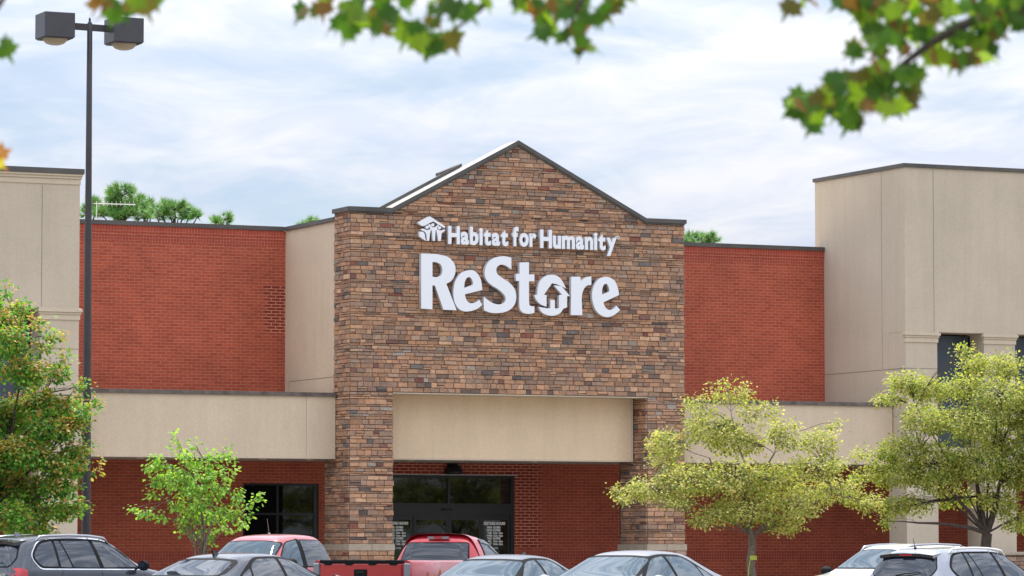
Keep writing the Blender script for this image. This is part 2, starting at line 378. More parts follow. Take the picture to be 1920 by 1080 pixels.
# gable outline (x, z)
GX0, GX1 = 0.0, 11.80
VL, VR, PK = 1.39, 10.40, 5.80; ZF, ZP = 12.09, 14.43
sl = (ZP-ZF)/(PK-VL); sr = (ZP-ZF)/(VR-PK)
OX0, OX1, OZ = 1.46, 10.45, 6.40
fr = lambda u, d, z: (u, -d, z)
clipL = (-sl, 1, ZF-sl*VL); clipR = (sr, 1, ZF+sr*VR)
mb = MB()
stones(mb, GX0, GX1, OZ, ZF, fr)
stones(mb, VL, VR, ZF, ZP, fr, (clipL, clipR))
stones(mb, GX0, OX0, 1.63, OZ, fr); stones(mb, OX1, GX1, 1.63, OZ, fr)
ROWS0 = ROWS; ROWS = rows(.15, 1.42)
stones(mb, GX0-.04, OX0+.04, .15, 1.42, lambda u,d,z: (u, -d-.05, z)); stones(mb, OX1-.04, GX1+.04, .15, 1.42, lambda u,d,z: (u, -d-.05, z))
stones(mb, 0, 2.0, .15, 1.42, lambda u,d,z: (GX0-.04-d, 2.0-u, z)); stones(mb, 0, 2.0, .15, 1.42, lambda u,d,z: (OX1-.04-d, 2.0-u, z))
ROWS = ROWS0
# sides: outer left (faces -x), inner right pier (faces -x), outer right (faces +x), inner left pier (faces +x)
sideL = lambda X: (lambda u, d, z: (X-d, 2.0-u, z))
stones(mb, .75, 2.0, 4.30, ZF, sideL(GX0)); stones(mb, 0, 2.0, 1.63, 4.30, sideL(GX0))
stones(mb, 1.1, 2.0, 4.30, OZ, sideL(OX1)); stones(mb, .1, 2.0, 1.63, 4.30, sideL(OX1))
stones(mb, 0, 2.0, 1.63, ZF, lambda u, d, z: (GX1+d, u, z)); stones(mb, 0, 1.9, 1.63, OZ, lambda u, d, z: (OX0+d, u, z))
mb.build('stone_facing', M['stone'], store)
mb = MB()
mb.prism([(GX0,OZ),(GX1,OZ),(GX1,ZF),(VR,ZF),(PK,ZP),(VL,ZF),(GX0,ZF)], 0, .9)
mb.box(GX0+.001, .6, .9, 1.25, OZ, ZF-.01)
mb.box(GX0, OX0, 0, 2.0, .1, 4.3); mb.box(GX0, OX0, 0, 1.25, 4.3, OZ-.002); mb.box(OX1, GX1, 0, 2.0, .1, OZ-.002); mb.box(GX1-.6, GX1, .9, 5.6, 6.4, ZF-.01)
mb.build('stone_wall', M['mortar'], store)
b = MB()
for (x0, x1) in ((GX0-.06, OX0+.06), (OX1-.06, GX1+.06)):
    b = MB(); n = 2
    for i in range(n):
        a, c = x0+(x1-x0)*i/n, x0+(x1-x0)*(i+1)/n
        b.box(a+.004, c-.004, -.09, 1.0, 1.42, 1.63); b.box(a+.004, c-.004, 1.008, 2.06, 1.42, 1.63)
    bevel(b.build('pier_band', M['base'], store), .02)
# coping of the gable: dark fascia all round, pale top
def strip(ptsxz, t, y0, y1, m):
    b = MB()
    for i in range(len(ptsxz)-1):
        (xa, za), (xb, zb) = ptsxz[i], ptsxz[i+1]
        b.prism([(xa,za),(xb,zb),(xb,zb+t),(xa,za+t)], y0, y1, m)
    return b
line = [(GX0-.07,ZF),(VL,ZF),(PK,ZP),(VR,ZF),(GX1+.07,ZF)]
strip(line, .135, -.10, -.075, M['coping']).build('gable_coping', M['coping'], store)
s_ = strip(line, .12, -.074, .90, M['copingtop']); s_.build('gable_coping', M['copingtop'], store, label='pale top of the gable coping')
strip([(GX0-.02,ZF-.05),(VL,ZF-.05),(PK,ZP-.05),(VR,ZF-.05),(GX1+.02,ZF-.05)], .045, -.065, 0, M['coping']).build('drip_edge', M['flash'], store)
strip([(VL-.1,ZF+.125-.1*sl),(PK-1.6,ZF+.125+(PK-1.6-VL)*sl)], .11, .902, 1.0, M['coping']).build('rear_coping', M['coping'], store)
strip([(PK-2.25,ZF+.20+(PK-2.25-VL)*sl),(PK-1.5,ZF+.12+(PK-1.5-VL)*sl)], .10, 1.01, 1.4, M['coping']).build('rear_coping', M['coping'], store)
bx('gable_coping', (GX0-.10, GX0-.075, -.075, 1.28, ZF, ZF+.135), M['coping'], store)
bx('gable_coping', (GX0-.074, GX0+.5, .902, 1.28, ZF, ZF+.12), M['coping'], store)
bx('roof', (.6, GX1-.6, .98, 12, 11.0, 11.2), M['copingtop'], store)
# beige return wall on the left of the stone front
bx('return_wall', (.03, .6, 2.002, BY, 6.3, 11.86), M['stucco'], store)
bx('return_wall', (.03, .6, 1.26, 2.0, 6.3, 11.86), M['stucco'], store)
bx('coping', (-.04, .7, 1.28, BY-.05, 11.862, 11.99), M['coping'], store)
for a_ in ((.026,.03, 1.27, 5.2, 6.905, 6.925), (.026,.03, 5.2,5.215, 6.5,6.925)): bx('control_joint', a_, M['joint'], store)
# brick walls
ZB = 11.86
def brick_wall(x0, x1):
    b = MB(); b.box(x0, x1, BY, BY+.35, 6.2, ZB-.52); b.build('brick_wall', M['brick'], store)
    b = MB(); b.box(x0, x1, BY-.025, BY+.35, ZB-.225, ZB); b.build('soldier_course', M['soldier'], store)
    b = MB(); b.box(x0, x1, BY-.012, BY+.35, ZB-.315, ZB-.2255); b.build('soldier_course', M['brick'], store)
    b = MB(); b.box(x0, x1, BY-.004, BY+.35, ZB-.52, ZB-.3155); b.build('soldier_course', M['square'], store)
brick_wall(-8.9, 0.03); brick_wall(GX1, 20.27)
for (x0, x1) in ((-8.9, -.045), (GX1+.02, 20.27)):
    bx('coping', (x0, x1, BY-.06, BY+.42, ZB+.002, ZB+.14), M['coping'], store)
bx('control_joint', (-1.05, -1.042, 1.027, 1.03, 4.36, 6.26), M['joint'], store)
bx('control_joint', (14.68, 14.70, BY-.003, BY+.01, 6.5, 11.3), M['joint'], store)
# lower brick wall with window and entrance openings
WX0, WX1, WZ1 = -1.414, 1.235, 3.61
EX0, EX1, EZ1 = 2.75, 8.30, 3.92
b = MB()
def lw(x0, x1, z0=.15, z1=6.2): b.box(x0, x1, BY, BY+.35, z0, z1)
lw(-30, WX0); lw(WX0, WX1, WZ1); lw(WX0, WX1, .15, .45); lw(WX1, EX0); lw(EX0, EX1, EZ1); lw(EX1, 45)
b.build('brick_wall', M['brick'], store)
for (x0, x1) in ((-30, WX0), (WX1, EX0), (EX1, 45)):
    bx('soldier_course', (x0, x1, BY-.006, BY, 1.10, 1.405), M['square'], store)
# body behind
bx('rear_block', (-30, 45, BY+.36, 30, .1, 11.4), M['stucco2'], store)
# canopies: fascia, soffit, coping, flashing
def canopy(x0, x1, y0, ztop=6.27, zb=4.31):
    bx('fascia', (x0, x1, y0, y0+.35, zb, ztop), M['stucco'], store)
    bx('fascia_lip', (x0, x1, y0-.012, y0-.001, zb, zb+.045), M['trim'], store)
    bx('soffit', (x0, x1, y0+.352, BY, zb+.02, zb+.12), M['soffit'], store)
    if ztop < 6.3:
        bx('canopy_roof', (x0, x1, y0+.352, BY-.002, ztop-.15, ztop-.02), M['copingtop'], store)
        bx('canopy_coping', (x0, x1, y0-.07, y0+.42, ztop+.002, ztop+.125), M['coping_old'], store)
        bx('flashing', (x0, x1, BY-.045, BY-.002, ztop-.02, ztop+.30), M['flash'], store)
canopy(-8.87, -.06, 1.03); canopy(GX1+.06, 20.23, .95)
b = MB(); b.box(OX0+.06, OX1-.06, .90, 1.2, 4.31, OZ+.1); b.build('fascia', M['stucco3'], store, label='tan stucco panel between the stone piers')
b = MB(); b.box(OX0+.06, OX1-.06, .885, .899, 4.31, 4.36); b.box(OX1-.14, OX1-.06, .885, .899, 4.362, OZ-.05); b.box(OX0+.06, OX1-.06, .885,.899, OZ-.049, OZ); b.build('fascia_lip', M['trim'], store)
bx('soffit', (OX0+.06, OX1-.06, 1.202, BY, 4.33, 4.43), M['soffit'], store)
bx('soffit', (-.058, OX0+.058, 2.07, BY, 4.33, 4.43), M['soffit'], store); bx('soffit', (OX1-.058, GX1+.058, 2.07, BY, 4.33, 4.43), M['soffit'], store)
bx('lintel_soffit', (OX0, OX1, -.02, .884, OZ-.03, OZ-.002), M['trim'], store)
for (x, y) in ((-1.9, 2.6), (-.3, 2.6), (3.2, 2.6), (7.6, 2.6), (-6.0, 2.6), (14.0, 2.6)):
    b = MB(); b.lathe([(.0,4.318),(.085,4.318),(.105,4.30),(.125,4.30),(.13,4.325),(.13,4.335)], 16, o=(x,y,0)); b.build('downlight', M['trim'], store, True)
# towers
def pilaster(x0, x1, top=8.78):
    b = MB(); b.box(x0, x1, .1, 1.25, .1, top-.001); b.build('pilaster', M['stucco2'], store)
    b = MB(); b.box(x0-.03, x1+.03, .06, .2, top-.36, top-.20); b.box(x0-.055, x1+.055, .03, .2, top-.199, top-.13); b.box(x0-.085, x1+.085, -.01, .2, top-.129, top-.03); b.box(x0-.05, x1+.05, .03, .2, top-.029, top)
    bevel(b.build('capital', M['trim'], store), .012)
    bx('control_joint', (x0+.002, x1-.002, .096, .1, 7.53, 7.548), M['joint'], store)
def upper_window(x0, x1):
    f = bx('window', (x0, x1, 1.03, 1.10, 4.9, 8.72), M['winpanel'], store)
    b = MB(); b.box(x0, x0+.05, 1.0, 1.029, 4.9, 8.72); b.box(x1-.05, x1, 1.0, 1.029, 4.9, 8.72); b.box(x0+.05, x1-.05, 1.0, 1.029, 6.9, 6.96); b.build('window_frame', M['dark'], f)
    bx('spandrel', (x0, x1, .3, 1.2, 4.3, 4.9), M['stucco2'], store)
TX = 20.25
mbt = MB(); mbt.box(TX, 45, .1, 6.2, 8.78, 14.33); mbt.box(TX, TX+.9, 1.252, 6.2, 6.3, 8.78); mbt.box(TX+.9, 45, 5.0, 6.2, 4.3, 8.779)
mbt.build('tower', M['stucco2'], store, label='plain beige stucco tower block at the right')
bx('tower_coping', (TX-.06, 45, .04, 6.26, 14.332, 14.46), M['coping'], store)
for a_ in ((21.37, 21.385, .096, .1, 8.8, 14.32), (TX-.004, TX-.001, 1.62, 1.635, 7.55, 14.32), (TX-.004, TX-.001, .11, 6.1, 7.53, 7.548), (28.5, 28.515, .096, .1, 8.8, 14.32)): bx('control_joint', a_, M['joint'], store)
for x in (20.26, 23.345, 26.43, 29.5): pilaster(x, x+1.23)
for x in (21.49, 24.575, 27.66): upper_window(x, x+1.855)
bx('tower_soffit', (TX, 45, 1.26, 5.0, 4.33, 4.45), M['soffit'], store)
bx('tower_wall', (TX+.001, TX+.25, 1.26, 5.0, 4.3, 6.3), M['stucco2'], store)
# low stone planter wall at the right
LX = -8.88
b = MB(); b.box(-30, LX, .1, 6.2, 8.78, 12.55); b.box(LX-.9, LX-.001, 1.252, 6.2, 4.3, 8.78); b.build('tower', M['stucco2'], store, label='pale beige stucco tower block at the left')
b = MB(); b.box(-30, LX+.02, .07, 6.2, 12.551, 12.72); b.box(-30, LX+.05, .03, 6.2, 12.721, 12.80); b.box(-30, LX+.07, -.01, 6.2, 12.801, 12.87); bevel(b.build('cornice', M['trim'], store), .01)
bx('tower_coping', (-30, LX+.10, -.04, 6.26, 12.872, 13.03), M['coping'], store)
bx('control_joint', (-10.085, -10.07, .096, .1, 8.8, 12.5), M['joint'], store)
for x in (-10.11, -13.2): pilaster(x, x+1.23)
bx('control_joint', (-10.1, -8.885, .096, .1, 6.33, 6.348), M['joint'], store)
for x in (-11.965,): upper_window(x, x+1.855)
bx('tower_soffit', (-30, LX, 1.26, BY, 4.33, 4.45), M['soffit'], store)
pw = thing('planter_wall', (24.0, -.6, .1), 0, 'low brown stone wall with a pale cap by the right tower pillar', 'wall')
mb = MB(); ROWS = rows(0, 1.17)
stones(mb, -.62, .42, 0, 1.17, lambda u, d, z: (u, -.25-d, z)); stones(mb, 0, .5, 0, 1.17, lambda u, d, z: (.42+d, -.25+u, z)); stones(mb, 0, .5, 0, 1.17, lambda u, d, z: (-.62-d, .25-u, z))
ROWS = ROWS0
mb.build('stone_facing', M['stone'], pw)
bx('wall_core', (-.62, .42, -.25, .25, 0, 1.17), M['mortar'], pw); bevel(bx('cap', (-.72, .52, -.35, .35, 1.172, 1.28), M['base'], pw), .015)

# window left of the stone pier
win = thing('x', (0,0,0)); bpy.data.objects.remove(win)
b = MB(); fy0, fy1 = BY+.06, BY+.14
b.box(WX0, WX1, fy0, fy1, WZ1-.07, WZ1); b.box(WX0, WX1, fy0, fy1, .45, .55); b.box(WX0, WX0+.07, fy0, fy1, .55, WZ1-.07); b.box(WX1-.16, WX1, fy0, fy1, .55, WZ1-.07)
b.box(-.22, -.15, fy0, fy1-.01, .55, WZ1-.07); b.box(WX0+.07, -.22, fy0+.005, fy1-.012, 2.58, 2.65); b.box(-.15, WX1-.16, fy0+.005, fy1-.012, 2.58, 2.65)
wf = b.build('shop_window', M['dark'], store)
bx('pane', (WX0+.07, WX1-.16, BY+.10, BY+.108, .55, WZ1-.07), M['glass'], wf)
# entrance
b = MB(); y0, y1 = BY+.02, BY+.14
b.box(EX0, EX1, y0, y1, EZ1-.09, EZ1); b.box(EX1-.13, EX1, y0, y1, .15, EZ1-.09); b.box(EX0, EX0+.13, y0, y1, .15, EZ1-.09)
b.box(EX0+.13, EX1-.13, y0-.01, y1, 2.60, 2.99); b.box(5.87, 5.95, y0, y1-.01, 2.99, EZ1-.09)
ef = b.build('entrance_frame', M['dark'], store)
bx('pane', (EX0+.13, 5.87, BY+.08, BY+.09, 2.99, EZ1-.09), M['glass'], ef); bx('pane', (5.95, EX1-.13, BY+.08, BY+.09, 2.99, EZ1-.09), M['glass'], ef)
bx('door_sensor', (5.62, 6.0, BY-.03, BY+.009, 2.75, 2.83), M['blackgloss'], ef)
bx('drip_edge', (EX0-.1, EX1+.1, BY-.05, BY-.002, EZ1+.005, EZ1+.03), M['flash'], store)
doors = [(EX0+.13, 4.62, False), (4.62, 5.905, True), (5.905, 7.10, True), (7.10, EX1-.13, False)]
for (a, c, sl_) in doors:
    yy = BY+.035 if sl_ else BY+.06; b = MB()
    fw_ = .10; b.box(a+.004, a+fw_, yy, yy+.045, .15, 2.598); b.box(c-fw_, c-.004, yy, yy+.045, .15, 2.598); b.box(a+fw_, c-fw_, yy, yy+.045, 2.44, 2.598); b.box(a+fw_, c-fw_, yy, yy+.045, .15, .40)
    d = b.build('sliding_door' if sl_ else 'side_light', M['dark'], store)
    bx('pane', (a+fw_, c-fw_, yy+.015, yy+.022, .40, 2.44), M['glass'], d)
def text_mesh(body, size, extrude=0.0, offset=0.0, align='LEFT', sx=1.0):
    cu = bpy.data.curves.new('text', 'FONT'); cu.body = body; cu.size = size; cu.extrude = extrude; cu.offset = offset; cu.align_x = align; cu.resolution_u = 4
    o = bpy.data.objects.new('text', cu); col.objects.link(o); dg = bpy.context.evaluated_depsgraph_get(); dg.update()
    me = bpy.data.meshes.new_from_object(o.evaluated_get(dg)); bpy.data.objects.remove(o); bpy.data.curves.remove(cu)
    return me
def wall_text(body, x, y, z, size, m, parent, name='lettering', ext=.001, off=0.0, align='LEFT', sx=1.0):
    me = text_mesh(body, size, ext, off, align); me.transform(Matrix(((sx,0,0,x),(0,0,-1,y),(0,1,0,z),(0,0,0,1))))
    me.materials.clear(); me.materials.append(m)
    o = bpy.data.objects.new(name, me); col.objects.link(o); o.parent = parent; return o
hrs = [('SUN','CLOSED'),('MON','CLOSED'),('TUE','11am - 5pm'),('WED','11am - 5pm'),('THU','CLOSED'),('FRI','11am - 5pm'),('SAT','11am - 5pm')]
for (hx, lab) in ((7.20, 'white opening hours lettering on the glass right of the sliding doors'), (3.66, 'white opening hours lettering on the glass beside the left stone pier')):
    h = thing('hours_notice', (hx, BY+.070, 0), 0, lab, 'sign', 'opening hours notices on the entrance glass')
    wall_text('RESTORE HOURS', 0.0, -.004, 2.285, .125, M['print'], h, off=.007, sx=.82)
    for i, (a, c) in enumerate(hrs):
        z = 2.165-i*.0915
        wall_text(a, .21, -.004, z, .086, M['print'], h, off=.006, align='CENTER'); wall_text(c, .34, -.004, z, .086, M['print'], h, off=.006, sx=.86)
    wall_text('CALL FOR DATES', .10, -.004, 1.485, .055, M['print'], h, off=.002)
al = thing('wall_light', (6.02, BY, 3.96), 0, 'dark dome shaped wall light above the entrance doors', 'light')  # dark dome is an outdoor emergency bell; it gives no light
b = MB(); b.lathe([(.0,.33),(.10,.325),(.19,.29),(.26,.21),(.31,.10),(.32,.02),(.30,0),(0,0)], 20, o=(0,-.10,0)); b.build('housing', M['dark'], al, True); bx('back_plate', (-.2,.2,-.02,-.002,.0,.36), M['dark'], al)

# ------------------------------------------------------------------ the signs
SY = -.24
def zt(pts, ox, oy, s): 
    return [(on_y(ox+x/s, oy+y/s, SY).x, on_y(ox+x/s, oy+y/s, SY).z) for x, y in pts]
def smooth_closed(pts, corners, n=5):
    """Catmull-Rom through pts; indices in corners stay sharp"""
    k = len(pts); out = []
    for i in range(k):
        p0, p1, p2, p3 = pts[(i-1)%k], pts[i], pts[(i+1)%k], pts[(i+2)%k]
        c1, c2 = i in corners, (i+1)%k in corners
        if c1 and c2: out.append(p1); continue
        m1 = ((p2[0]-p0[0])*.5, (p2[1]-p0[1])*.5) if not c1 else ((p2[0]-p1[0]), (p2[1]-p1[1]))
        m2 = ((p3[0]-p1[0])*.5, (p3[1]-p1[1])*.5) if not c2 else ((p2[0]-p1[0]), (p2[1]-p1[1]))
        for j in range(n):
            t = j/n; h1 = 2*t**3-3*t**2+1; h2 = t**3-2*t**2+t; h3 = -2*t**3+3*t**2; h4 = t**3-t**2
            out.append((h1*p1[0]+h2*m1[0]+h3*p2[0]+h4*m2[0], h1*p1[1]+h2*m1[1]+h3*p2[1]+h4*m2[1]))
    return out
def letter(outlines, parent, name='letter', depth=.155):
    cu = bpy.data.curves.new('outline', 'CURVE'); cu.dimensions = '2D'; cu.fill_mode = 'BOTH'; cu.extrude = depth/2; cu.bevel_depth = .0
    for pts in outlines:
        sp = cu.splines.new('POLY'); sp.points.add(len(pts)-1); sp.use_cyclic_u = True
        for i, p in enumerate(pts): sp.points[i].co = (p[0], p[1], 0, 1)
    o = bpy.data.objects.new('outline', cu); col.objects.link(o); dg = bpy.context.evaluated_depsgraph_get(); dg.update()
    me = bpy.data.meshes.new_from_object(o.evaluated_get(dg)); bpy.data.objects.remove(o); bpy.data.curves.remove(cu)
    me.transform(Matrix(((1,0,0,0),(0,0,-1,SY+depth/2),(0,1,0,0),(0,0,0,1))))
    me.materials.clear(); me.materials.append(M['white']); me.materials.append(M['signside'])
    for p in me.polygons: p.material_index = 0 if abs(p.normal.y) > .7 else 1
    o = bpy.data.objects.new(name, me); col.objects.link(o); o.parent = parent; return o
s1 = thing('store_sign', (0,0,0), 0, 'large white channel letters spelling ReStore on the stone gable', 'sign')
A = lambda pts, cs=(), n=5: smooth_closed(zt(pts, 760, 380, 4.3636), set(cs), n)
B_ = lambda pts, cs=(), n=5: smooth_closed(zt(pts, 960, 470, 7.714), set(cs), n)
Rp = [(130,415),(262,421),(345,442),(397,492),(411,548),(401,600),(375,640),(336,665),(420,880),(312,876),(243,678),(222,677),(222,872),(130,866)]
letter([A(Rp, (0,1,7,8,9,10,11,12,13)), A([(222,485),(258,488),(290,508),(303,552),(292,592),(258,609),(222,605)], (0,6))], s1)
letter([A([(630,714),(615,622),(570,562),(515,553),(450,582),(408,645),(393,730),(404,815),(440,870),(492,890),(548,884),(596,864),(630,835),(605,795),(570,818),(532,822),(502,798),(487,750)], (0,12,13,17)),
        A([(482,698),(486,650),(502,618),(522,608),(542,622),(553,652),(552,672)], (0,6))], s1)
letter([A([(868,450),(868,546),(832,520),(792,506),(762,516),(744,545),(755,585),(800,620),(852,656),(892,702),(908,760),(900,820),(868,866),(820,893),(760,903),(700,900),(643,880),(643,768),(668,790),(705,816),(752,832),(792,828),(818,805),(821,780),(806,750),(765,712),(700,670),(662,628),(650,578),(658,525),(688,478),(738,448),(795,438),(832,441)], (0,1,16,17))], s1)
letter([A([(935,488),(1012,488),(1012,587),(1056,587),(1056,643),(1012,643),(1013,815),(1026,845),(1056,848),(1056,900),(1022,909),(985,907),(952,892),(936,864),(932,825),(932,640),(905,640),(905,582),(935,582)], (0,1,2,3,4,5,8,9,14,15,16,17,18))], s1)
letter([B_([(782,546),(750,480),(700,402),(645,362),(580,347),(510,357),(445,397),(398,455),(372,540),(364,638),(322,640),(345,700),(385,752),(435,787),(500,808),(500,645),(462,637),(580,470),(640,484),(715,512)], (0,9,10,14,15,16,17,19))], s1, 'emblem')
letter([B_([(385,812),(412,868),(455,908),(515,932),(580,942),(645,930),(702,897),(745,838),(797,820),(797,660),(838,655),(715,512),(603,500),(722,635),(680,645),(680,832),(620,835),(620,713),(556,713),(556,832),(500,832),(440,822)], (0,7,8,9,10,11,12,13,14,15,16,17,18,19))], s1, 'emblem')
letter([B_([(858,376),(985,376),(1000,442),(1040,402),(1090,379),(1148,371),(1148,497),(1100,500),(1058,528),(1030,578),(1013,640),(1008,720),(1018,932),(850,932)], (0,1,2,5,6,11,12,13))], s1)
letter([B_([(1550,640),(1532,545),(1495,450),(1430,395),(1352,378),(1270,402),(1205,470),(1168,560),(1158,650),(1170,745),(1205,845),(1262,915),(1330,952),(1392,960),(1465,938),(1525,895),(1564,855),(1510,797),(1470,838),(1425,857),(1375,843),(1342,802),(1322,748)], (0,16,17,22)),
        B_([(1303,636),(1305,560),(1322,505),(1348,478),(1382,490),(1402,535),(1409,590)], (0,6))], s1)
s2 = thing('name_sign', (0,0,0), 0, 'small white raised letters and house emblem reading Habitat for Humanity', 'sign')
L_ = lambda pts, cs=(), n=4: smooth_closed(zt(pts, 780, 395, 16.61), set(cs), n)
letter([L_([(45,372),(370,190),(430,180),(480,205),(912,488),(895,532),(858,530),(540,330),(255,478),(180,475)], range(10))], s2, 'emblem', .13)
letter([L_([(100,650),(212,655),(262,715),(282,810),(300,890),(330,942),(262,912),(105,800)], (0,1,5,6,7))], s2, 'emblem', .13)
letter([L_([(150,592),(225,558),(330,598),(415,585),(448,550),(385,460),(392,425),(440,430),(500,503),(560,518),(640,482),(685,432),(715,452),(655,540),(690,592),(760,615),(860,590),(905,590),(895,630),(800,695),(772,945),(700,945),(640,640),(612,625),(590,940),(525,940),(490,620),(472,610),(440,700),(412,937),(345,937),(322,740),(265,650)], (19,20,21,24,25,29,30))], s2, 'emblem', .13)
for (hx, hy, hr) in ((352,515,52), (525,440,50), (730,535,50)):
    letter([zt([(hx+hr*math.cos(a*math.pi/8), hy+hr*math.sin(a*math.pi/8)) for a in range(16)], 780, 395, 16.61)], s2, 'emblem', .13)
# words: fit each word between its measured ends
caph = (on_y(842,423,SY).z - on_y(842,456,SY).z)
def word(txt, xa, xb, ytop, ybot):
    X0, X1 = on_y(xa, 440, SY).x, on_y(xb, 440, SY).x; zb = on_y(xa, ybot, SY).z
    size = (on_y(xa, ytop, SY).z - zb)/.729
    ms = []; x = 0
    for ch in txt:
        me = text_mesh(ch, size, .065, size*.042); xs = [v.co.x for v in me.vertices]; wd = max(xs)-min(xs)
        ms.append((me, min(xs), wd, x)); x += wd + size*.052
    tot = x-size*.052; k = (X1-X0)/tot
    for me, mn, wd, xo in ms:
        me.transform(Matrix(((k,0,0,X0+(xo-mn)*k),(0,0,-1,SY+.065),(0,1,0,zb),(0,0,0,1))))
        me.materials.clear(); me.materials.append(M['white']); me.materials.append(M['signside'])
        for p in me.polygons: p.material_index = 0 if abs(p.normal.y) > .7 else 1
        o = bpy.data.objects.new('letter', me); col.objects.link(o); o.parent = s2
word('Habitat', 840.5, 953, 423, 455.5); word('for', 961, 1006, 425, 459.5); word('Humanity', 1013, 1156, 430, 463)
b = MB(); c0 = on_y(1159.5, 445, SY); prof = []
for a in range(16):
    t = 2*math.pi*a/16; t2 = 2*math.pi*(a+1)/16
    for (r1, r2) in ((.034, .052),):
        P = lambda r, t: (c0.x+r*math.cos(t), SY+.01, c0.z+r*math.sin(t)); b.poly([P(r1,t), P(r2,t), P(r2,t2), P(r1,t2)])
        Q = lambda r, t: (c0.x+r*math.cos(t), SY+.16, c0.z+r*math.sin(t)); b.poly([P(r2,t), Q(r2,t), Q(r2,t2), P(r2,t2)]); b.poly([P(r1,t2), Q(r1,t2), Q(r1,t), P(r1,t)])
b.build('ring_mark', M['white'], s2)

# ------------------------------------------------------------------ lamp post
PD = 80.0; pb = at(161, 1020, PD); S = FPX/PD
pz = 1.5+(HOR-38)/S
lp = thing('lamp_post', (pb.x, pb.y, 0), 0, 'tall dark bronze parking lot lamp post with two square heads at the left', 'lamp post')
b = MB(); b.lathe([(.105,0),(.10,1.2),(.085,5),(.068,9),(.056,pz-.02),(.03,pz+.02),(.02,pz+.05),(.03,pz+.07),(0,pz+.12)], 14); b.build('pole', M['pole'], lp, True)
b = MB(); b.lathe([(.30,-.1),(.30,.75),(.27,.80),(0,.80)], 24); b.build('footing', M['concrete'], lp)
hd = Vector((1,0,0)); ang = R(6)
harm = bpy.data.objects.new('tmp', None)
axv = Vector((math.cos(ang), math.sin(ang), 0))
b = MB(); b.box(-.50, .50, -.03, .03, -.17, -.03); ca = b.build('cross_arm', M['pole'], lp); ca.location = (0, 0, pz); ca.rotation_euler = (0, 0, ang)
bpy.data.objects.remove(harm)
for sgn in (-1, 1):
    c = axv*(sgn*.79)+Vector((0,0,pz-.13)); hs = .33; hh = .26
    b = MB(); b.box(-hs, hs, -hs, hs, -hh, hh)
    me = b.build('lamp_head', M['lamp'], lp); me.location = c; me.rotation_euler = (0,0,R(0)); bevel(me, .012)
    b = MB(); b.lathe([(.27,0),(.255,-.04),(.19,-.10),(.10,-.13),(0,-.14)], 20); q = b.build('lens', M['lens'], me, True); q.location = (0,0,-hh-.002)
    b = MB(); b.box(-.30,.30,-.30,-.265,-.02,0); b.box(-.30,.30,.265,.30,-.02,0); b.box(-.30,-.265,-.265,.265,-.02,0); b.box(.265,.30,-.265,.265,-.02,0); q = b.build('lens_frame', M['pole'], me); q.location = (0,0,-hh-.001)

# ------------------------------------------------------------------ trees
def leafshape(kind):
    if kind == 'simple': return [(0,0),(.34,.30),(.40,.62),(0,1.0),(-.40,.62),(-.34,.30)]
    return [(0,0),(.10,.12),(.42,.02),(.36,.27),(.56,.42),(.34,.50),(.26,.62),(.10,.60),(0,1.02),(-.10,.60),(-.26,.62),(-.34,.50),(-.56,.42),(-.36,.27),(-.42,.02),(-.10,.12)]
def add_leaf(mb, p, d, nrm, size, c, kind='simple'):
    d = d.normalized(); s = d.cross(nrm); 
    if s.length < 1e-3: s = d.orthogonal()
    s.normalize(); n = s.cross(d)
    pts = leafshape(kind)
    if kind == 'simple':
        P = [p + s*(x*size*.95) + d*(y*size) - n*(abs(x)*size*.25) for x, y in pts]
        mb.poly([P[0], P[1], P[2], P[3]], None, c); mb.poly([P[0], P[3], P[4], P[5]], None, c)
    else:
        P = [p + s*(x*size) + d*(y*size) - n*((abs(x)*.30+y*y*.18)*size) for x, y in pts]
        k = len(P)//2
        mb.poly(P[:k+1], None, c); mb.poly([P[0]]+P[k:], None, c)
def limb(mb, a, b_, r0, r1, rnd, sag=.08, n=5, m=None):
    pts = []; L = (b_-a).length; j1 = Vector((rnd.uniform(-1,1), rnd.uniform(-1,1), rnd.uniform(-.3,1)))*L*sag
    for i in range(n+1):
        t = i/n; p = a.lerp(b_, t) + j1*math.sin(math.pi*t) + Vector((rnd.uniform(-1,1), rnd.uniform(-1,1), rnd.uniform(-1,1)))*L*.015*(1 if 0 < i < n else 0); pts.append(p)
    mb.tube(pts, [r0+(r1-r0)*i/n for i in range(n+1)], 6 if r0 > .02 else 4, m=m, cap=False); return pts
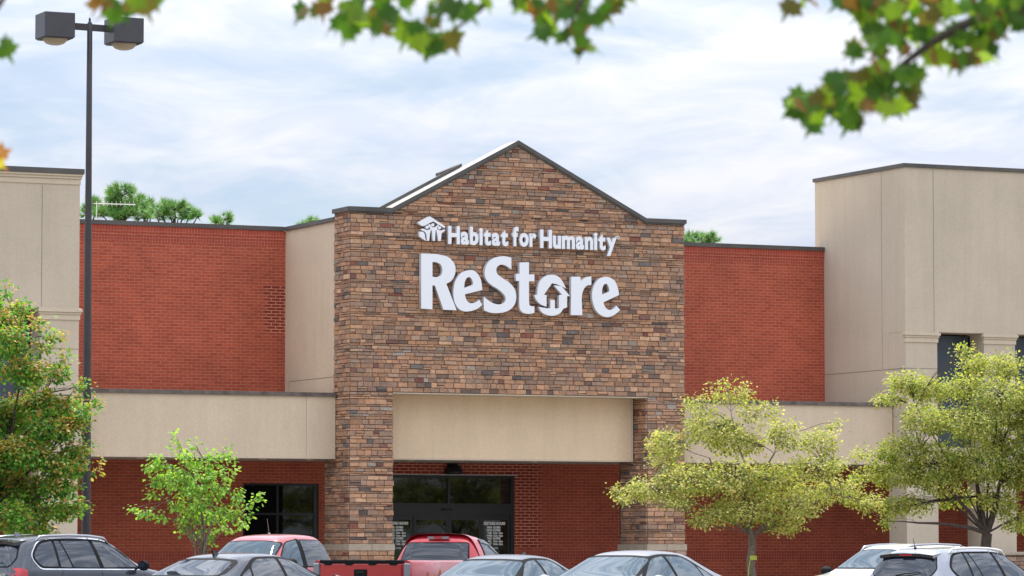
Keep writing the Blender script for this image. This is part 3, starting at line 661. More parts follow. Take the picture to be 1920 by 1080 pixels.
def make_tree(name, px, D, lobes, forks, seed, cols, leaf, dens, label, group=None, trunk_r=.12, stems=1, bark='bark', depth=1.0, tipcol=None, kind='simple', droop=.4, basey=None, clump=.22, perclump=16, keep=None):
    rnd = random.Random(seed); S = FPX/D; base = at(px, 1028, D); gz = ground_z(base.x, base.y)
    root = thing(name, (base.x, base.y, gz), 0, label, 'tree', group)
    def loc(x, y, dd=0.0): return RT*((x-px)/S) + FH*dd + Vector((0,0,1.5-gz+(HOR-y)/S))
    tb, lb = MB(), MB()
    fk = [loc(fx, fy, fd) for (fx, fy, fd, _) in forks]; frr = [f[3] for f in forks]; roots = [Vector((0,0,-.1))]
    # forks: list of (x, y, depth, radius); chains given as index of the parent through order: first is the trunk top
    parents = [-1]+[0]*(len(forks)-1)
    for i, p in enumerate(fk):
        a = Vector((0,0,-.05)) if i == 0 else fk[0]
        r0 = trunk_r if i == 0 else min(frr[0]*.8, frr[i]*1.5)
        pts = limb(tb, a, p, r0, frr[i], rnd, .03 if i == 0 else .07, 6)
        if i == 0 and stems == 1:
            tb.tube([a, a+Vector((0,0,.25))], [trunk_r*1.35, trunk_r], 8, cap=False)
    if stems > 1:
        for k in range(stems-1):
            q = fk[1+k % (len(fk)-1)]; limb(tb, Vector((rnd.uniform(-.12,.12), rnd.uniform(-.12,.12), -.05)), q, trunk_r*.8, .02, rnd, .05, 7)
    for (cx, cy, rx, ry) in lobes:
        dl = rnd.uniform(-1, 1)*depth
        wide = math.sqrt(max(0, 1-min(1, abs(cx-px)/(max(abs(l[0]-px) for l in lobes)+1))**2))
        c = loc(cx, cy, dl*wide); rl, rz = rx/S, ry/S; rd = max(rl, rz)*rnd.uniform(.9, 1.2)*depth**.5
        j = min(range(len(fk)), key=lambda i: (fk[i]-c).length + (1.2 if fk[i].z > c.z+.3 else 0))
        main = limb(tb, fk[j], c, min(frr[j]*.6, .012+.018*(fk[j]-c).length), .007, rnd, .09, 6)
        airy = .6 if cy < 790 and seed == 11 else 1.0
        nc = max(3, int(airy*dens*(rx*ry*math.pi)/(S*S)/(clump*clump)*1.15))
        if depth > .8 and wide > .5: nc = int(nc*1.5)
        for k in range(nc):
            while True:
                v = Vector((rnd.uniform(-1,1), rnd.uniform(-1,1), rnd.uniform(-1,1)))
                if .15 < v.length < 1: break
            v = v.normalized()*(v.length**.6)
            off = RT*(v.x*rl) + FH*(v.y*rd*1.3) + Vector((0,0,v.z*rz)); p = c+off
            st = main[rnd.randint(2, len(main)-1)]
            if rnd.random() < .55: limb(tb, st, p, .007, .003, rnd, .1, 3)
            od = (p-st).normalized() if (p-st).length > .01 else Vector((0,0,1))
            tint = rnd.random(); top = v.z
            for q in range(int(perclump*rnd.uniform(.6, 1.3))):
                jj = Vector((rnd.gauss(0,1), rnd.gauss(0,1), rnd.gauss(0,.8)))*clump*.52
                lp_ = p+jj
                d = (od*.5 + jj.normalized()*.6 + Vector((0,0,-droop)) + Vector((rnd.uniform(-.5,.5), rnd.uniform(-.5,.5), rnd.uniform(-.5,.5)))*.7)
                nn = Vector((rnd.uniform(-.8,.8), rnd.uniform(-.8,.8), 1.0)).normalized()
                cc = cols[min(len(cols)-1, int((tint*.6+rnd.random()*.4)*len(cols)))]
                if tipcol and rnd.random() < ((.85 if (top > -.1 and tint > .40) else .10) if c.z > 2.6 else (.6 if tint > .75 else .06)): cc = rnd.choice(tipcol)
                kk = rnd.uniform(.82, 1.15); add_leaf(lb, lp_, d, nn, leaf*rnd.uniform(.65, 1.2), (cc[0]*kk, cc[1]*kk, cc[2]*kk), kind)
    tb.build('trunk', M[bark], root, True); lb.build('crown', M['leaf'], root)
    return root, loc
yg = [(.49,.46,.10),(.41,.42,.09),(.30,.35,.07),(.56,.50,.17),(.46,.45,.15),(.19,.24,.06),(.60,.52,.25),(.38,.37,.13)]
T3 = [(1372,730,40,22),(1315,760,34,17),(1430,772,46,20),(1254,831,38,22),(1242,866,26,13),(1332,803,48,26),(1389,823,56,26),(1466,819,32,24),(1535,829,32,20),(1568,791,11,9),(1527,876,50,20),
      (1181,926,36,14),(1152,921,9,9),(1226,915,50,20),(1295,900,56,26),(1372,892,60,32),(1454,900,60,32),(1405,950,66,28),(1345,962,40,18),(1318,980,24,7),(1474,980,36,20),(1568,919,56,20),(1622,940,30,15),(1500,945,40,20),(1270,940,40,14)]
t3, loc3 = make_tree('street_tree', 1412, 98, T3, [(1410,1003,0,.09),(1350,950,.3,.035),(1470,940,-.3,.035),(1395,890,.1,.04),(1330,860,-.4,.02),(1455,850,.5,.02),(1378,800,0,.018),(1250,930,.2,.016),(1560,925,-.2,.016),(1310,985,-.3,.012)],
          11, yg, .076, 2.1, 'spreading yellow green tree with a single strapped trunk right of the entrance', 'yellow green trees in the parking islands', .135, clump=.19, perclump=21, droop=.5)
b = MB(); p1 = loc3(1411, 1046); r_ = .135
b.lathe([(.100,-.06),(.112,-.05),(.112,.05),(.100,.06)], 14, o=(p1.x, p1.y, p1.z)); b.tube([loc3(1407,1048)-FH*.11, loc3(1404,1060)-FH*.14, loc3(1402,1082)-FH*.16], .012, 5); b.build('strap', M['strap'], t3)
T4 = [(1800,662,14,9),(1836,676,27,16),(1882,686,38,22),(1707,716,42,16),(1671,748,28,12),(1747,731,42,20),(1809,724,38,22),(1871,745,46,32),(1729,789,45,24),(1809,792,50,30),(1889,813,44,36),(1635,850,34,14),(1693,842,42,20),
      (1684,886,50,24),(1760,867,52,34),(1835,867,52,34),(1907,875,45,40),(1625,889,30,13),(1668,950,20,16),(1656,978,11,7),(1711,947,34,16),(1800,936,34,14),(1871,938,40,22),(1904,975,24,18),(1955,760,50,60),(1965,870,50,60),(1760,905,40,20)]
t4, loc4 = make_tree('street_tree', 1851, 101, T4, [(1851,1000,0,.14),(1838,930,.3,.06),(1868,930,-.4,.055),(1835,860,.2,.04),(1770,905,-.3,.035),(1880,850,.1,.04),(1808,800,.4,.022),(1870,780,-.2,.022),(1730,880,.2,.02),(1905,970,-.4,.02),(1720,760,.1,.014)],
          12, yg[:6]+[(.38,.45,.09),(.32,.39,.09)], .076, 2.7, 'tall full yellow green tree with several stems in front of the right tower', 'yellow green trees in the parking islands', .17, bark='barkdark', clump=.19, perclump=21, droop=.5)
gr2 = [(.30,.50,.08),(.24,.44,.07),(.36,.54,.09),(.18,.36,.07),(.42,.56,.11),(.13,.28,.06)]
T2 = [(297,856,13,8),(276,876,8,6),(309,869,18,10),(293,897,16,12),(284,930,9,11),(334,825,6,8),(339,846,12,8),(360,836,8,9),(363,860,14,12),(344,862,9,10),(393,853,9,11),(388,874,18,12),(417,845,5,8),(423,862,12,6),(425,888,14,14),(337,886,22,12),(370,900,26,18),(316,904,16,12),(346,916,26,16),(407,920,20,14),(370,939,30,20),(323,939,14,12),(441,930,9,16),(254,953,9,5),(273,960,12,5),(291,964,9,4),(309,971,9,3),(356,967,24,16),(397,967,22,14),(418,962,14,12),(439,958,8,14),(462,967,9,7),(467,948,8,6),(481,934,7,8),(462,984,6,3),(346,992,14,10),(384,999,20,12),(421,992,12,9),(384,1022,8,10)]
t2, loc2 = make_tree('young_tree', 381, 104, T2, [(381,1045,0,.05),(355,985,.1,.025),(400,975,-.1,.025),(372,930,0,.022),(318,940,.1,.014),(412,910,0,.014),(346,890,-.1,.012),(390,880,.1,.012),(441,975,0,.012),(330,978,.1,.010)],
          13, gr2, .11, 1.6, 'small bright green young tree with thin pale stems before the brick wall', None, .05, stems=4, depth=.6, clump=.16, perclump=12, droop=.6)
gr1 = [(.13,.33,.06),(.09,.25,.05),(.19,.40,.06),(.26,.46,.06),(.06,.17,.04),(.15,.34,.06)]
tips = [(.52,.31,.10),(.58,.40,.15),(.52,.44,.12),(.42,.40,.08),(.46,.22,.08)]
T1 = [(8,545,8,12),(48,584,15,8),(66,606,12,6),(98,632,13,6),(82,652,12,8),(5,610,18,28),(28,642,28,24),(118,668,12,5),(104,700,20,12),(48,695,36,24),(151,724,3,7),(176,752,8,6),(160,770,13,9),(130,770,26,17),(72,755,38,24),(146,798,16,12),(96,803,44,24),(15,775,30,36),(140,842,22,12),(178,878,7,4),(120,872,40,17),(50,850,48,30),(105,911,38,18),(38,920,40,26),(132,950,20,12),(88,960,38,15),(28,970,36,22),(55,992,36,10),
      (-30,600,30,50),(-60,700,50,60),(-40,800,50,50),(-60,900,60,60),(-110,780,50,90),(-20,860,40,40)]
t1, loc1 = make_tree('maple_tree', -25, 76.5, T1, [(-25,990,0,.14),(20,920,.3,.05),(-60,900,-.3,.05),(10,820,.1,.05),(90,850,0,.025),(-20,700,0,.035),(70,740,.3,.02),(40,640,0,.016),(90,920,-.2,.02),(-70,780,.2,.03)],
          14, gr1, .080, 4.4, 'dense green maple with orange tinged leaf tips at the left edge', None, .17, bark='barkdark', tipcol=tips, clump=.17, perclump=19, droop=.45)
# more trees of the same island row, outside the frame: the entrance glass mirrors them
def copy_tree(o, loc, rz, label):
    c = o.copy(); col.objects.link(c); c.location = loc; c.rotation_euler = (0,0,rz); c['label'] = label
    for ch in o.children:
        d = ch.copy(); col.objects.link(d); d.parent = c
    return c
for i, (x, y, rz, lab) in enumerate([(19.5,-24,1.2,'yellow green tree just beyond the right edge, nearest the tower'), (26.5,-27,2.6,'yellow green tree third along the island row beyond the right edge')]):
    copy_tree(t4 if i == 0 else t3, (x, y, -.08), rz, lab)
copy_tree(t4, (17.5, -40, -.1), 4.0, 'yellow green tree in the island one row nearer the road')
for (tt, dx) in ((t1,0),(t2,0),(t3,0),(t4,0)): pass

# pines behind the store
def pine(px, D, tufts, label, seed):
    rnd = random.Random(seed); S = FPX/D; base = at(px, 1028, D); root = thing('pine_tree', (base.x, base.y, -.1), 0, label, 'tree', 'pines behind the store')
    tb, lb = MB(), MB(); topy = min(t[1] for t in tufts)
    H_ = 1.6+(HOR-topy)/S
    tb.tube([(0,0,0), (.05,0,H_*.5), (0,0,H_-.5)], [.22,.15,.04], 8, cap=False)
    gcol = [(.12,.30,.08),(.16,.38,.10),(.08,.22,.06),(.22,.44,.10),(.32,.36,.10)]
    def tuft(p, d, L):
        for k in range(34):
            v = (d*.8+Vector((rnd.gauss(0,.6), rnd.gauss(0,.6), rnd.gauss(0,.5)))).normalized(); s = v.orthogonal().normalized()*.015
            b0 = p+v*.02; c = rnd.choice(gcol); lb.poly([b0-s, b0+s, b0+v*L*rnd.uniform(.7,1.1)], None, c)
    for (x, y, rx, ry) in tufts:
        c = RT*((x-px)/S)+FH*rnd.uniform(-.8,.8)+Vector((0,0,1.6+(HOR-y)/S)); a = Vector((0,0,max(2, c.z-1.0-abs((x-px)/S)*.4)))
        limb(tb, a, c, .05, .02, rnd, .08, 5)
        for k in range(max(4, int(rx*ry*.13))):
            o = RT*rnd.uniform(-rx,rx)/S + FH*rnd.uniform(-rx,rx)/S + Vector((0,0,rnd.uniform(-ry,ry)/S)); p = c+o
            limb(tb, c-Vector((0,0,ry/S)), p, .015, .008, rnd, .1, 3)
            for q in range(2): tuft(p+Vector((rnd.uniform(-.12,.12), rnd.uniform(-.12,.12), rnd.uniform(-.1,.1))), (o.normalized()*.5+Vector((0,0,.7))).normalized(), .34)
    # lower foliage hidden from here by the wall
    for k in range(30):
        z = rnd.uniform(H_*.45, H_*.78); t = rnd.uniform(0, 6.28); r = rnd.uniform(.6, 2.4)*(1-(z/H_-.45)*.8); p = Vector((r*math.cos(t), r*math.sin(t), z))
        limb(tb, Vector((0,0,z-.4)), p, .03, .012, rnd, .08, 3)
        for q in range(5): tuft(p+Vector((rnd.uniform(-.3,.3), rnd.uniform(-.3,.3), rnd.uniform(-.15,.15))), Vector((math.cos(t)*.6, math.sin(t)*.6, .6)), .26)
    tb.build('trunk', M['barkdark'], root, True); lb.build('crown', M['pine'], root)
pine(222, 168, [(225,362,22,9),(205,370,10,8),(248,372,9,8),(228,384,26,10),(200,396,16,8),(235,400,24,8),(186,403,12,5),(215,405,16,4),(262,405,14,4)], 'tallest green pine top above the left brick wall', 21)
pine(164, 170, [(166,380,12,8),(160,396,12,8),(176,388,6,6)], 'green pine top directly behind the lamp post', 22)
pine(268, 172, [(272,382,5,7),(266,396,9,7),(278,392,6,6)], 'slim pine top between the two larger pine crowns', 23)
pine(322, 170, [(303,388,8,8),(325,388,16,8),(345,394,12,7),(300,400,14,6),(330,402,22,6),(370,406,7,4),(352,405,14,4),(290,405,12,4)], 'broad rounded pine top right of the tallest one', 24)
pine(412, 175, [(404,412,8,2),(421,411,6,3),(412,418,14,4)], 'tiny pine tip peeking over the middle of the left brick wall', 25)
pine(572, 175, [(568,419,7,3),(585,418,7,2),(575,428,14,6)], 'tiny pine tip beside the beige return wall', 26)
pine(1312, 175, [(1300,444,14,6),(1325,445,14,4),(1343,449,7,4),(1312,456,26,6)], 'low pine top above the right brick wall', 27)
an = thing('roof_aerial', (0,0,0), 0, 'white horizontal television aerial on a thin mast above the left brick wall', 'aerial')
an.location = at(181, 404, 140); S = FPX/140
b = MB(); b.tube([(0,0,-1.0),(0,0,.52)], .016, 6); b.tube([Vector((0,0,.44))-RT*.1, RT*1.42+Vector((0,0,.40))], .017, 5)
an_m = b.build('mast', M['aerial'], an); b = MB()
for k in range(9): p = RT*(.08+k*.16)+Vector((0,0,.435)); b.tube([p+Vector((0,0,-.09)), p+Vector((0,0,.09))], .008, 4)
b.build('elements', M['aerial'], an)

# overhanging branches close to the camera
def near_tree():
    D0 = 9.6; S = FPX/D0; rnd = random.Random(5); base = at(3300, 1028, 10.6); root = thing('overhanging_tree', (base.x, base.y, -.05), 0, 'blurred near maple whose leafy branches hang in from the top edge', 'tree')
    L = lambda x, y, dd=0.0: at(x, y, D0+dd)-Vector((base.x, base.y, -.05))
    tb, lb = MB(), MB()
    top = Vector((0,0,3.4)); tb.tube([(0,0,0),(.03,0,1.5),top], [.19,.15,.12], 10, cap=False); crown = top+Vector((0,0,1.0)); tb.tube([top, crown], [.12,.07], 8, cap=False)
    paths = [[(2700,-500),(2200,-160),(1960,-10),(1850,25),(1755,75),(1700,115),(1640,165),(1560,205),(1520,225)],
             [(2700,-500),(2100,-350),(1700,-120),(1640,-20),(1625,20)],
             [(2100,-350),(1500,-220),(1160,-60),(1090,0),(1070,45),(1085,85)],
             [(1500,-220),(1100,-160),(930,-30),(900,20),(860,50),(815,85)],
             [(1100,-160),(800,-110),(700,-30),(670,25),(640,60)],
             [(1960,-10),(1880,40),(1845,90),(1835,120)],
             [(800,-110),(500,-120),(300,-50),(235,5),(215,30)], [(500,-120),(100,-150),(-60,100),(-30,300),(-8,320)]]
    for i, P in enumerate(paths):
        w3 = [L(x, y, .15*math.sin(i+j)) for j, (x, y) in enumerate(P)]
        if i < 2: w3 = [crown]+w3
        n = len(w3); r0 = .035 if i < 2 else .016
        tb.tube(w3, [max(.0042, r0*(1-k/(n-1))**1.3) for k in range(n)], 6, cap=False)
    spots = [(200,12,1),(222,25,2),(262,6,1),(286,-6,1),(585,20,1),(612,12,1),(640,48,2),(655,10,1),(690,35,2),(722,60,1),(740,30,2),(775,60,2),(790,85,2),(830,80,2),(812,40,2),(840,12,2),(868,30,1),(760,5,1),(905,4,1),(710,0,1),(665,60,1),
             (965,5,1),(1000,18,2),(1022,48,2),(1045,70,2),(1060,30,2),(1085,60,2),(1100,88,2),(1110,40,2),(1135,25,2),(1150,6,1),(1170,-5,1),(1040,5,2),(1090,8,1),(1075,20,1),
             (1495,205,1),(1525,228,1),(1512,195,2),(1545,205,2),(1560,180,2),(1585,205,2),(1600,222,1),(1612,195,2),(1570,150,2),(1600,150,2),(1630,165,2),(1650,185,1),(1640,130,2),(1665,150,2),(1690,175,2),(1705,150,2),(1690,135,1),(1672,205,1),(1700,198,1),
             (1610,95,1),(1600,12,2),(1622,30,2),(1640,55,2),(1660,25,2),(1625,5,2),(1690,45,2),(1680,70,2),(1700,15,2),(1725,60,2),(1710,90,1),(1740,30,1),(1760,8,2),(1650,90,1),(1755,75,1),(1748,110,1),
             (1790,60,2),(1810,80,2),(1830,110,2),(1845,95,2),(1800,110,1),(1780,118,1),(1825,55,2),(1850,70,1),(1795,20,2),(1830,15,2),(1860,25,2),(1875,50,1),(1890,10,2),(1900,35,1),(1845,30,1),(1865,-5,2),(1740,-5,2),(1650,-10,2),
             (-4,90,0),(-14,318,0),(-14,290,0),(1500,10,1)]
    cols = [(.05,.13,.012),(.04,.10,.012),(.08,.18,.015),(.06,.13,.012),(.28,.42,.02),(.16,.26,.02),(.13,.11,.025)]
    for (x, y, n) in spots:
        for k in range(n+2+(rnd.random()<.5)+(x > 1480 and rnd.random() < .5)):
            p = L(x+rnd.uniform(-12,12), y-18+rnd.uniform(-9,9), rnd.uniform(-.25,.25))
            d = RT*rnd.uniform(-.8,.8)+Vector((0,0,-rnd.uniform(.3,1)))+FH*rnd.uniform(-.3,.3)
            nn = (-FH*rnd.uniform(-.2,1)+Vector((rnd.uniform(-1,1), rnd.uniform(-1,1), rnd.uniform(-.2,1.1)))).normalized()
            c = rnd.choice(cols) if x > 30 or y < 200 else ((.5,.2,.05) if y < 310 else (.55,.5,.03)); kk = rnd.uniform(.8,1.2)
            if rnd.random() < .08: c = (.20,.10,.03)
            add_leaf(lb, p, d, nn, rnd.uniform(.046,.078), (c[0]*kk, c[1]*kk, c[2]*kk), 'maple')
    # rest of the crown, above the frame
    for k in range(2600):
        x, y = rnd.uniform(-300, 3900), rnd.uniform(-1500, -110)
        p = L(x, y, rnd.uniform(-1.2, 1.8)); d = Vector((rnd.uniform(-1,1), rnd.uniform(-1,1), -.8)); nn = Vector((rnd.uniform(-.6,.6), rnd.uniform(-.6,.6), 1)).normalized()
        add_leaf(lb, p, d, nn, rnd.uniform(.05,.08), rnd.choice(cols), 'maple')
    tb.build('trunk', M['barkdark'], root, True); lb.build('crown', M['leaf'], root)
near_tree()

# ------------------------------------------------------------------ vehicles
def rounded(poly, r, n=4):
    out = []; k = len(poly)
    rs = r if isinstance(r, (list, tuple)) else [r]*k
    for i in range(k):
        p = Vector(poly[i]); a = Vector(poly[i-1]); b_ = Vector(poly[(i+1)%k]); rr = min(rs[i], (a-p).length*.45, (b_-p).length*.45)
        if rr < .002: out.append(tuple(p)); continue
        p0 = p+(a-p).normalized()*rr; p2 = p+(b_-p).normalized()*rr
        for j in range(n+1):
            t = j/n; q = p0*(1-t)**2+p*(2*t*(1-t))+p2*t*t; out.append(tuple(q))
    return out
def grow(poly, d):
    cx = sum(p[0] for p in poly)/len(poly); cy = sum(p[1] for p in poly)/len(poly); out = []
    k = len(poly); area = sum(poly[i][0]*poly[(i+1)%k][1]-poly[(i+1)%k][0]*poly[i][1] for i in range(k)); s = 1 if area > 0 else -1
    for i in range(k):
        a, p, b_ = Vector(poly[i-1]), Vector(poly[i]), Vector(poly[(i+1)%k])
        e1 = (p-a); e2 = (b_-p)
        if e1.length < 1e-6 or e2.length < 1e-6: out.append(tuple(p)); continue
        n = (Vector((e1.y, -e1.x)).normalized()+Vector((e2.y, -e2.x)).normalized())
        out.append(tuple(p+n.normalized()*d*s) if n.length > 1e-3 else tuple(p))
    return out
class Car:
    def __init__(s, root, stations, paint_m, zs=1.0):
        s.root = root; s.p = paint_m
        ring = []; vs = []; fs = []
        for (x, pts) in stations:
            half = pts; n0 = len(vs)
            for (y, z) in half: vs.append((x, -y, z*zs))
            for (y, z) in half[-2:0:-1]: vs.append((x, y, z*zs))
            ring.append((n0, 2*len(half)-2))
        m = ring[0][1]
        for i in range(len(ring)-1):
            a, b_ = ring[i][0], ring[i+1][0]
            for k in range(m): k2 = (k+1) % m; fs.append((a+k, a+k2, b_+k2, b_+k))
        # end caps as rows of quads
        for (n0, flip) in ((ring[0][0], True), (ring[-1][0], False)):
            h = m//2
            for k in range(h):
                q = (n0+k, n0+k+1, n0+(m-k-1) % m, n0+(m-k) % m)
                q2 = []
                for t in q:
                    if t not in q2: q2.append(t)
                if len(q2) > 2: fs.append(tuple(q2 if not flip else q2[::-1]))
        me = bpy.data.meshes.new('cage'); me.from_pydata(vs, [], fs); me.update()
        bmm = bmesh.new(); bmm.from_mesh(me); bmesh.ops.recalc_face_normals(bmm, faces=bmm.faces); bmm.to_mesh(me); bmm.free()
        o = bpy.data.objects.new('cage', me); col.objects.link(o); sm = o.modifiers.new('s', 'SUBSURF'); sm.levels = 3; sm.render_levels = 3
        dg = bpy.context.evaluated_depsgraph_get(); dg.update(); bm_ = bpy.data.meshes.new_from_object(o.evaluated_get(dg))
        bpy.data.objects.remove(o); bm_.name = 'body'
        for p in bm_.polygons: p.use_smooth = True
        bm_.materials.clear(); bm_.materials.append(paint_m); s.body = bpy.data.objects.new('body', bm_); col.objects.link(s.body); s.body.parent = root
        s.bvh = BVHTree.FromPolygons([v.co[:] for v in bm_.vertices], [p.vertices[:] for p in bm_.polygons])
    def hit(s, axis, side, a, b_):
        if axis == 'y': o, d = Vector((a, side*3, b_)), Vector((0, -side, 0))
        elif axis == 'x': o, d = Vector((side*6, a, b_)), Vector((-side, 0, 0))
        else: o, d = Vector((a, b_, 5)), Vector((0, 0, -1))
        h = s.bvh.ray_cast(o, d); return h
    def decal(s, name, poly, axis, side, m, off=.006, cell=.06, parent=None, mb=None):
        own = mb is None; mb = mb or MB(); k = len(poly)
        ar = sum(poly[i][0]*poly[(i+1)%k][1]-poly[(i+1)%k][0]*poly[i][1] for i in range(k)); P = poly if ar > 0 else poly[::-1]
        x0, x1 = min(p[0] for p in P), max(p[0] for p in P); y0, y1 = min(p[1] for p in P), max(p[1] for p in P)
        nx_, ny_ = max(1, math.ceil((x1-x0)/cell)), max(1, math.ceil((y1-y0)/cell)); idx = {}
        def vid(p):
            key = (round(p[0], 4), round(p[1], 4))
            if key not in idx:
                h = s.hit(axis, side, *p)
                if h[0] is None: idx[key] = None
                else:
                    n = h[1]; dr = Vector((0,side,0)) if axis == 'y' else (Vector((side,0,0)) if axis == 'x' else Vector((0,0,1)))
                    if n.dot(dr) < 0: n = -n
                    idx[key] = len(mb.v); mb.v.append(tuple(h[0]+n*off))
            return idx[key]
        flip = {('y',1): True, ('y',-1): False, ('x',1): False, ('x',-1): True, ('z',1): False}[(axis, side)]
        for i in range(nx_):
            for j in range(ny_):
                cell_ = [(x0+(x1-x0)*(i+a)/nx_, y0+(y1-y0)*(j+b_)/ny_) for a, b_ in ((0,0),(1,0),(1,1),(0,1))]
                for e in range(k):
                    p, q = P[e], P[(e+1)%k]; dx, dy = q[0]-p[0], q[1]-p[1]
                    if abs(dx)+abs(dy) < 1e-9: continue
                    cell_ = clip_poly(cell_, dy, -dx, dy*p[0]-dx*p[1])
                    if len(cell_) < 3: break
                if len(cell_) < 3: continue
                ids = []
                for p in cell_:
                    v = vid(p)
                    if v is None: ids = []; break
                    if v not in ids: ids.append(v)
                if len(ids) > 2:
                    mb.f.append(tuple(ids[::-1] if flip else ids)); mb.m.append(mb.mi(m)); mb.c.append(None)
        if own and mb.f: return mb.build(name, m, parent or s.root, True)
    def line(s, pts, axis, side, m, wdt=.008, off=.003, mb=None):
        for i in range(len(pts)-1):
            a, b_ = Vector(pts[i]), Vector(pts[i+1]); n = (b_-a).normalized(); n = Vector((-n.y, n.x))*wdt/2
            s.decal('l', [tuple(a-n), tuple(b_-n), tuple(b_+n), tuple(a+n)], axis, side, m, off, .08, mb=mb)
    def lines(s, name, plist, axis, sides, m, wdt=.008, off=.003):
        for sd_ in sides:
            mb = MB()
            for pts in plist: s.line(pts, axis, sd_, m, wdt, off, mb)
            if mb.f: mb.build(name, m, s.root)
    def window(s, poly, axis, side, glass, rim=.02, rimm=None, r=.05, name='window', outer=None, cell=.06):
        P = rounded(poly, r)
        if outer: s.decal('window_trim', grow(P, rim+.016), axis, side, outer, .0025, cell)
        s.decal('window_seal', grow(P, rim), axis, side, rimm or M['black'], .005, cell)
        return s.decal(name, P, axis, side, glass, .009, cell)
    def surround(s, poly, r, trim=None):
        P = rounded(poly, r)
        for sd_ in (-1, 1):
            if trim: s.decal('window_trim', grow(P, .03), 'y', sd_, trim, .004)
            s.decal('window_seal', grow(P, .012), 'y', sd_, M['black'], .007)
    def pane(s, poly, sd_, glass, r=.03, name='window'): s.decal(name, rounded(poly, r), 'y', sd_, glass, .010)
    def wheel(s, x, y, r, wd=.22):
        sg = 1 if y > 0 else -1
        b = MB(); w2 = wd/2; b.lathe([(r*.62,-w2*.9),(r*.9,-w2),(r*.985,-w2*.75),(r,0),(r*.985,w2*.75),(r*.9,w2),(r*.62,w2*.9)], 28, ax='y')
        t = b.build('wheel', M['rubber'], s.root, True); t.location = (x, y-sg*wd*.42, r); t.scale = (1/s.root.scale.x, 1, 1)
        b = MB(); b.lathe([(r*.64,-w2*.9),(r*.62,sg*w2*.86),(r*.60,sg*w2*.80),(r*.55,sg*w2*.3)], 28, ax='y')
        b.lathe([(r*.16,sg*w2*.2),(r*.16,sg*w2*.8),(r*.10,sg*w2*.9),(0,sg*w2*.9)], 16, ax='y')
        for k in range(5):
            a = 2*math.pi*k/5+.3; c_, s_ = math.cos(a), math.sin(a); pr = []
            for (rr, ww, hh) in ((r*.1, r*.09, .8), (r*.6, r*.055, .78)):
                for sg2 in (-1, 1): pr.append((rr*c_-sg2*ww*s_, sg*w2*hh, rr*s_+sg2*ww*c_))
            b.poly([pr[0], pr[1], pr[3], pr[2]]); b.poly([(p[0], p[1]-sg*.04, p[2]) for p in (pr[2], pr[3], pr[1], pr[0])])
        b.build('rim', M['rim'], t, False)
    def mirror(s, x, y, z, m, sc_=1.0):
        for sg in (-1, 1):
            bmm = bmesh.new(); bmesh.ops.create_uvsphere(bmm, u_segments=16, v_segments=10, radius=1.0)
            for v in bmm.verts:
                c = v.co; k = 1.0
                if c.x < -.25: c.x = -.25
                v.co = Vector((c.x*.12*sc_, c.y*.12*sc_+ 0, c.z*.085*sc_*(1+.15*c.y*sg)))
            me = bpy.data.meshes.new('mirror'); bmm.to_mesh(me); bmm.free(); me.materials.append(m)
            for p in me.polygons: p.use_smooth = p.normal.x > -.9
            o = bpy.data.objects.new('mirror', me); col.objects.link(o); o.parent = s.root; o.location = (x, sg*(y+.13*sc_), z)
            b = MB(); b.box(-.040*sc_, -.031*sc_, -.09*sc_, .09*sc_, -.055*sc_, .055*sc_); q = b.build('mirror_glass', M['autoglass'], o)
            b = MB(); b.tube([(x-.0, sg*(y-.05), z-.05), (x, sg*(y+.06), z-.03)], .025, 6); b.build('mirror_arm', M['black'], s.root)
    def rails(s, xs, y, z, h, m):
        for sg in (-1, 1):
            pts = []
            for i, x in enumerate(xs):
                hh = s.hit('z', 1, x, sg*y); zz = hh[0].z; e = (i == 0 or i == len(xs)-1)
                pts.append((x, sg*y, zz+(-.01 if e else h)))
            b = MB(); b.tube(pts, [.020]+[.023]*(len(pts)-2)+[.020], 8, m)
            for i in (2, len(pts)//2, len(pts)-3):
                b.tube([(pts[i][0], sg*y, pts[i][2]-h-.01), pts[i]], .014, 6, m)
            b.build('roof_rail', m, s.root, True)
    def fin(s, x, m, hgt=.07, L=.15):
        z = s.hit('z', 1, x, 0)[0].z; b = MB()
        b.v += [(x-L*.35, -.022, z-.01), (x-L*.35, .022, z-.01), (x+L*.65, .012, z-.012), (x+L*.65, -.012, z-.012), (x-L*.5, -.004, z+hgt), (x-L*.5, .004, z+hgt), (x-L*.1, .004, z+hgt), (x-L*.1, -.004, z+hgt)]
        for q in ((0,4,5,1),(1,5,6,2),(2,6,7,3),(3,7,4,0),(4,7,6,5)): b.f.append(q); b.m.append(b.mi(None)); b.c.append(None)
        b.build('antenna', m, s.root)
    def whip(s, x, y, L, lean, m=None, base=True):
        z = s.hit('z', 1, x, y)[0].z; b = MB()
        b.tube([(x, y, z), (x-lean, y, z+L)], [.008, .004], 5); b.lathe([(.035,z-.01),(.03,z+.02),(.012,z+.035),(0,z+.035)], 12, o=(x,y,0)); b.build('antenna', m or M['black'], s.root)
def place(name, px, D, phi, label, xs=1.0, group=None):
    """phi: heading measured clockwise from the viewing direction"""
    p = at(px, 1028, D); h = YAW+R(phi); rz = math.pi/2-h
    o = thing(name, (p.x, p.y, ground_z(p.x, p.y)), rz, label, 'pickup' if 'pickup' in name else 'car', group); o.scale = (xs, 1, 1); return o
def sec(zt_, ye, ze, yb, zb, ym=None, zm=.62, yk=None, zk=.27):
    ym = ym or yb+.03; yk = yk or ym-.05
    return [(0, zt_), (ye*.6, zt_-(zt_-ze)*.28), (ye, ze), (yb-.035, zb+.015), (yb, zb-.05), (ym, zm), (ym-.01, .42), (yk, zk), (yk*.6, zk-.04), (0, zk-.05)]

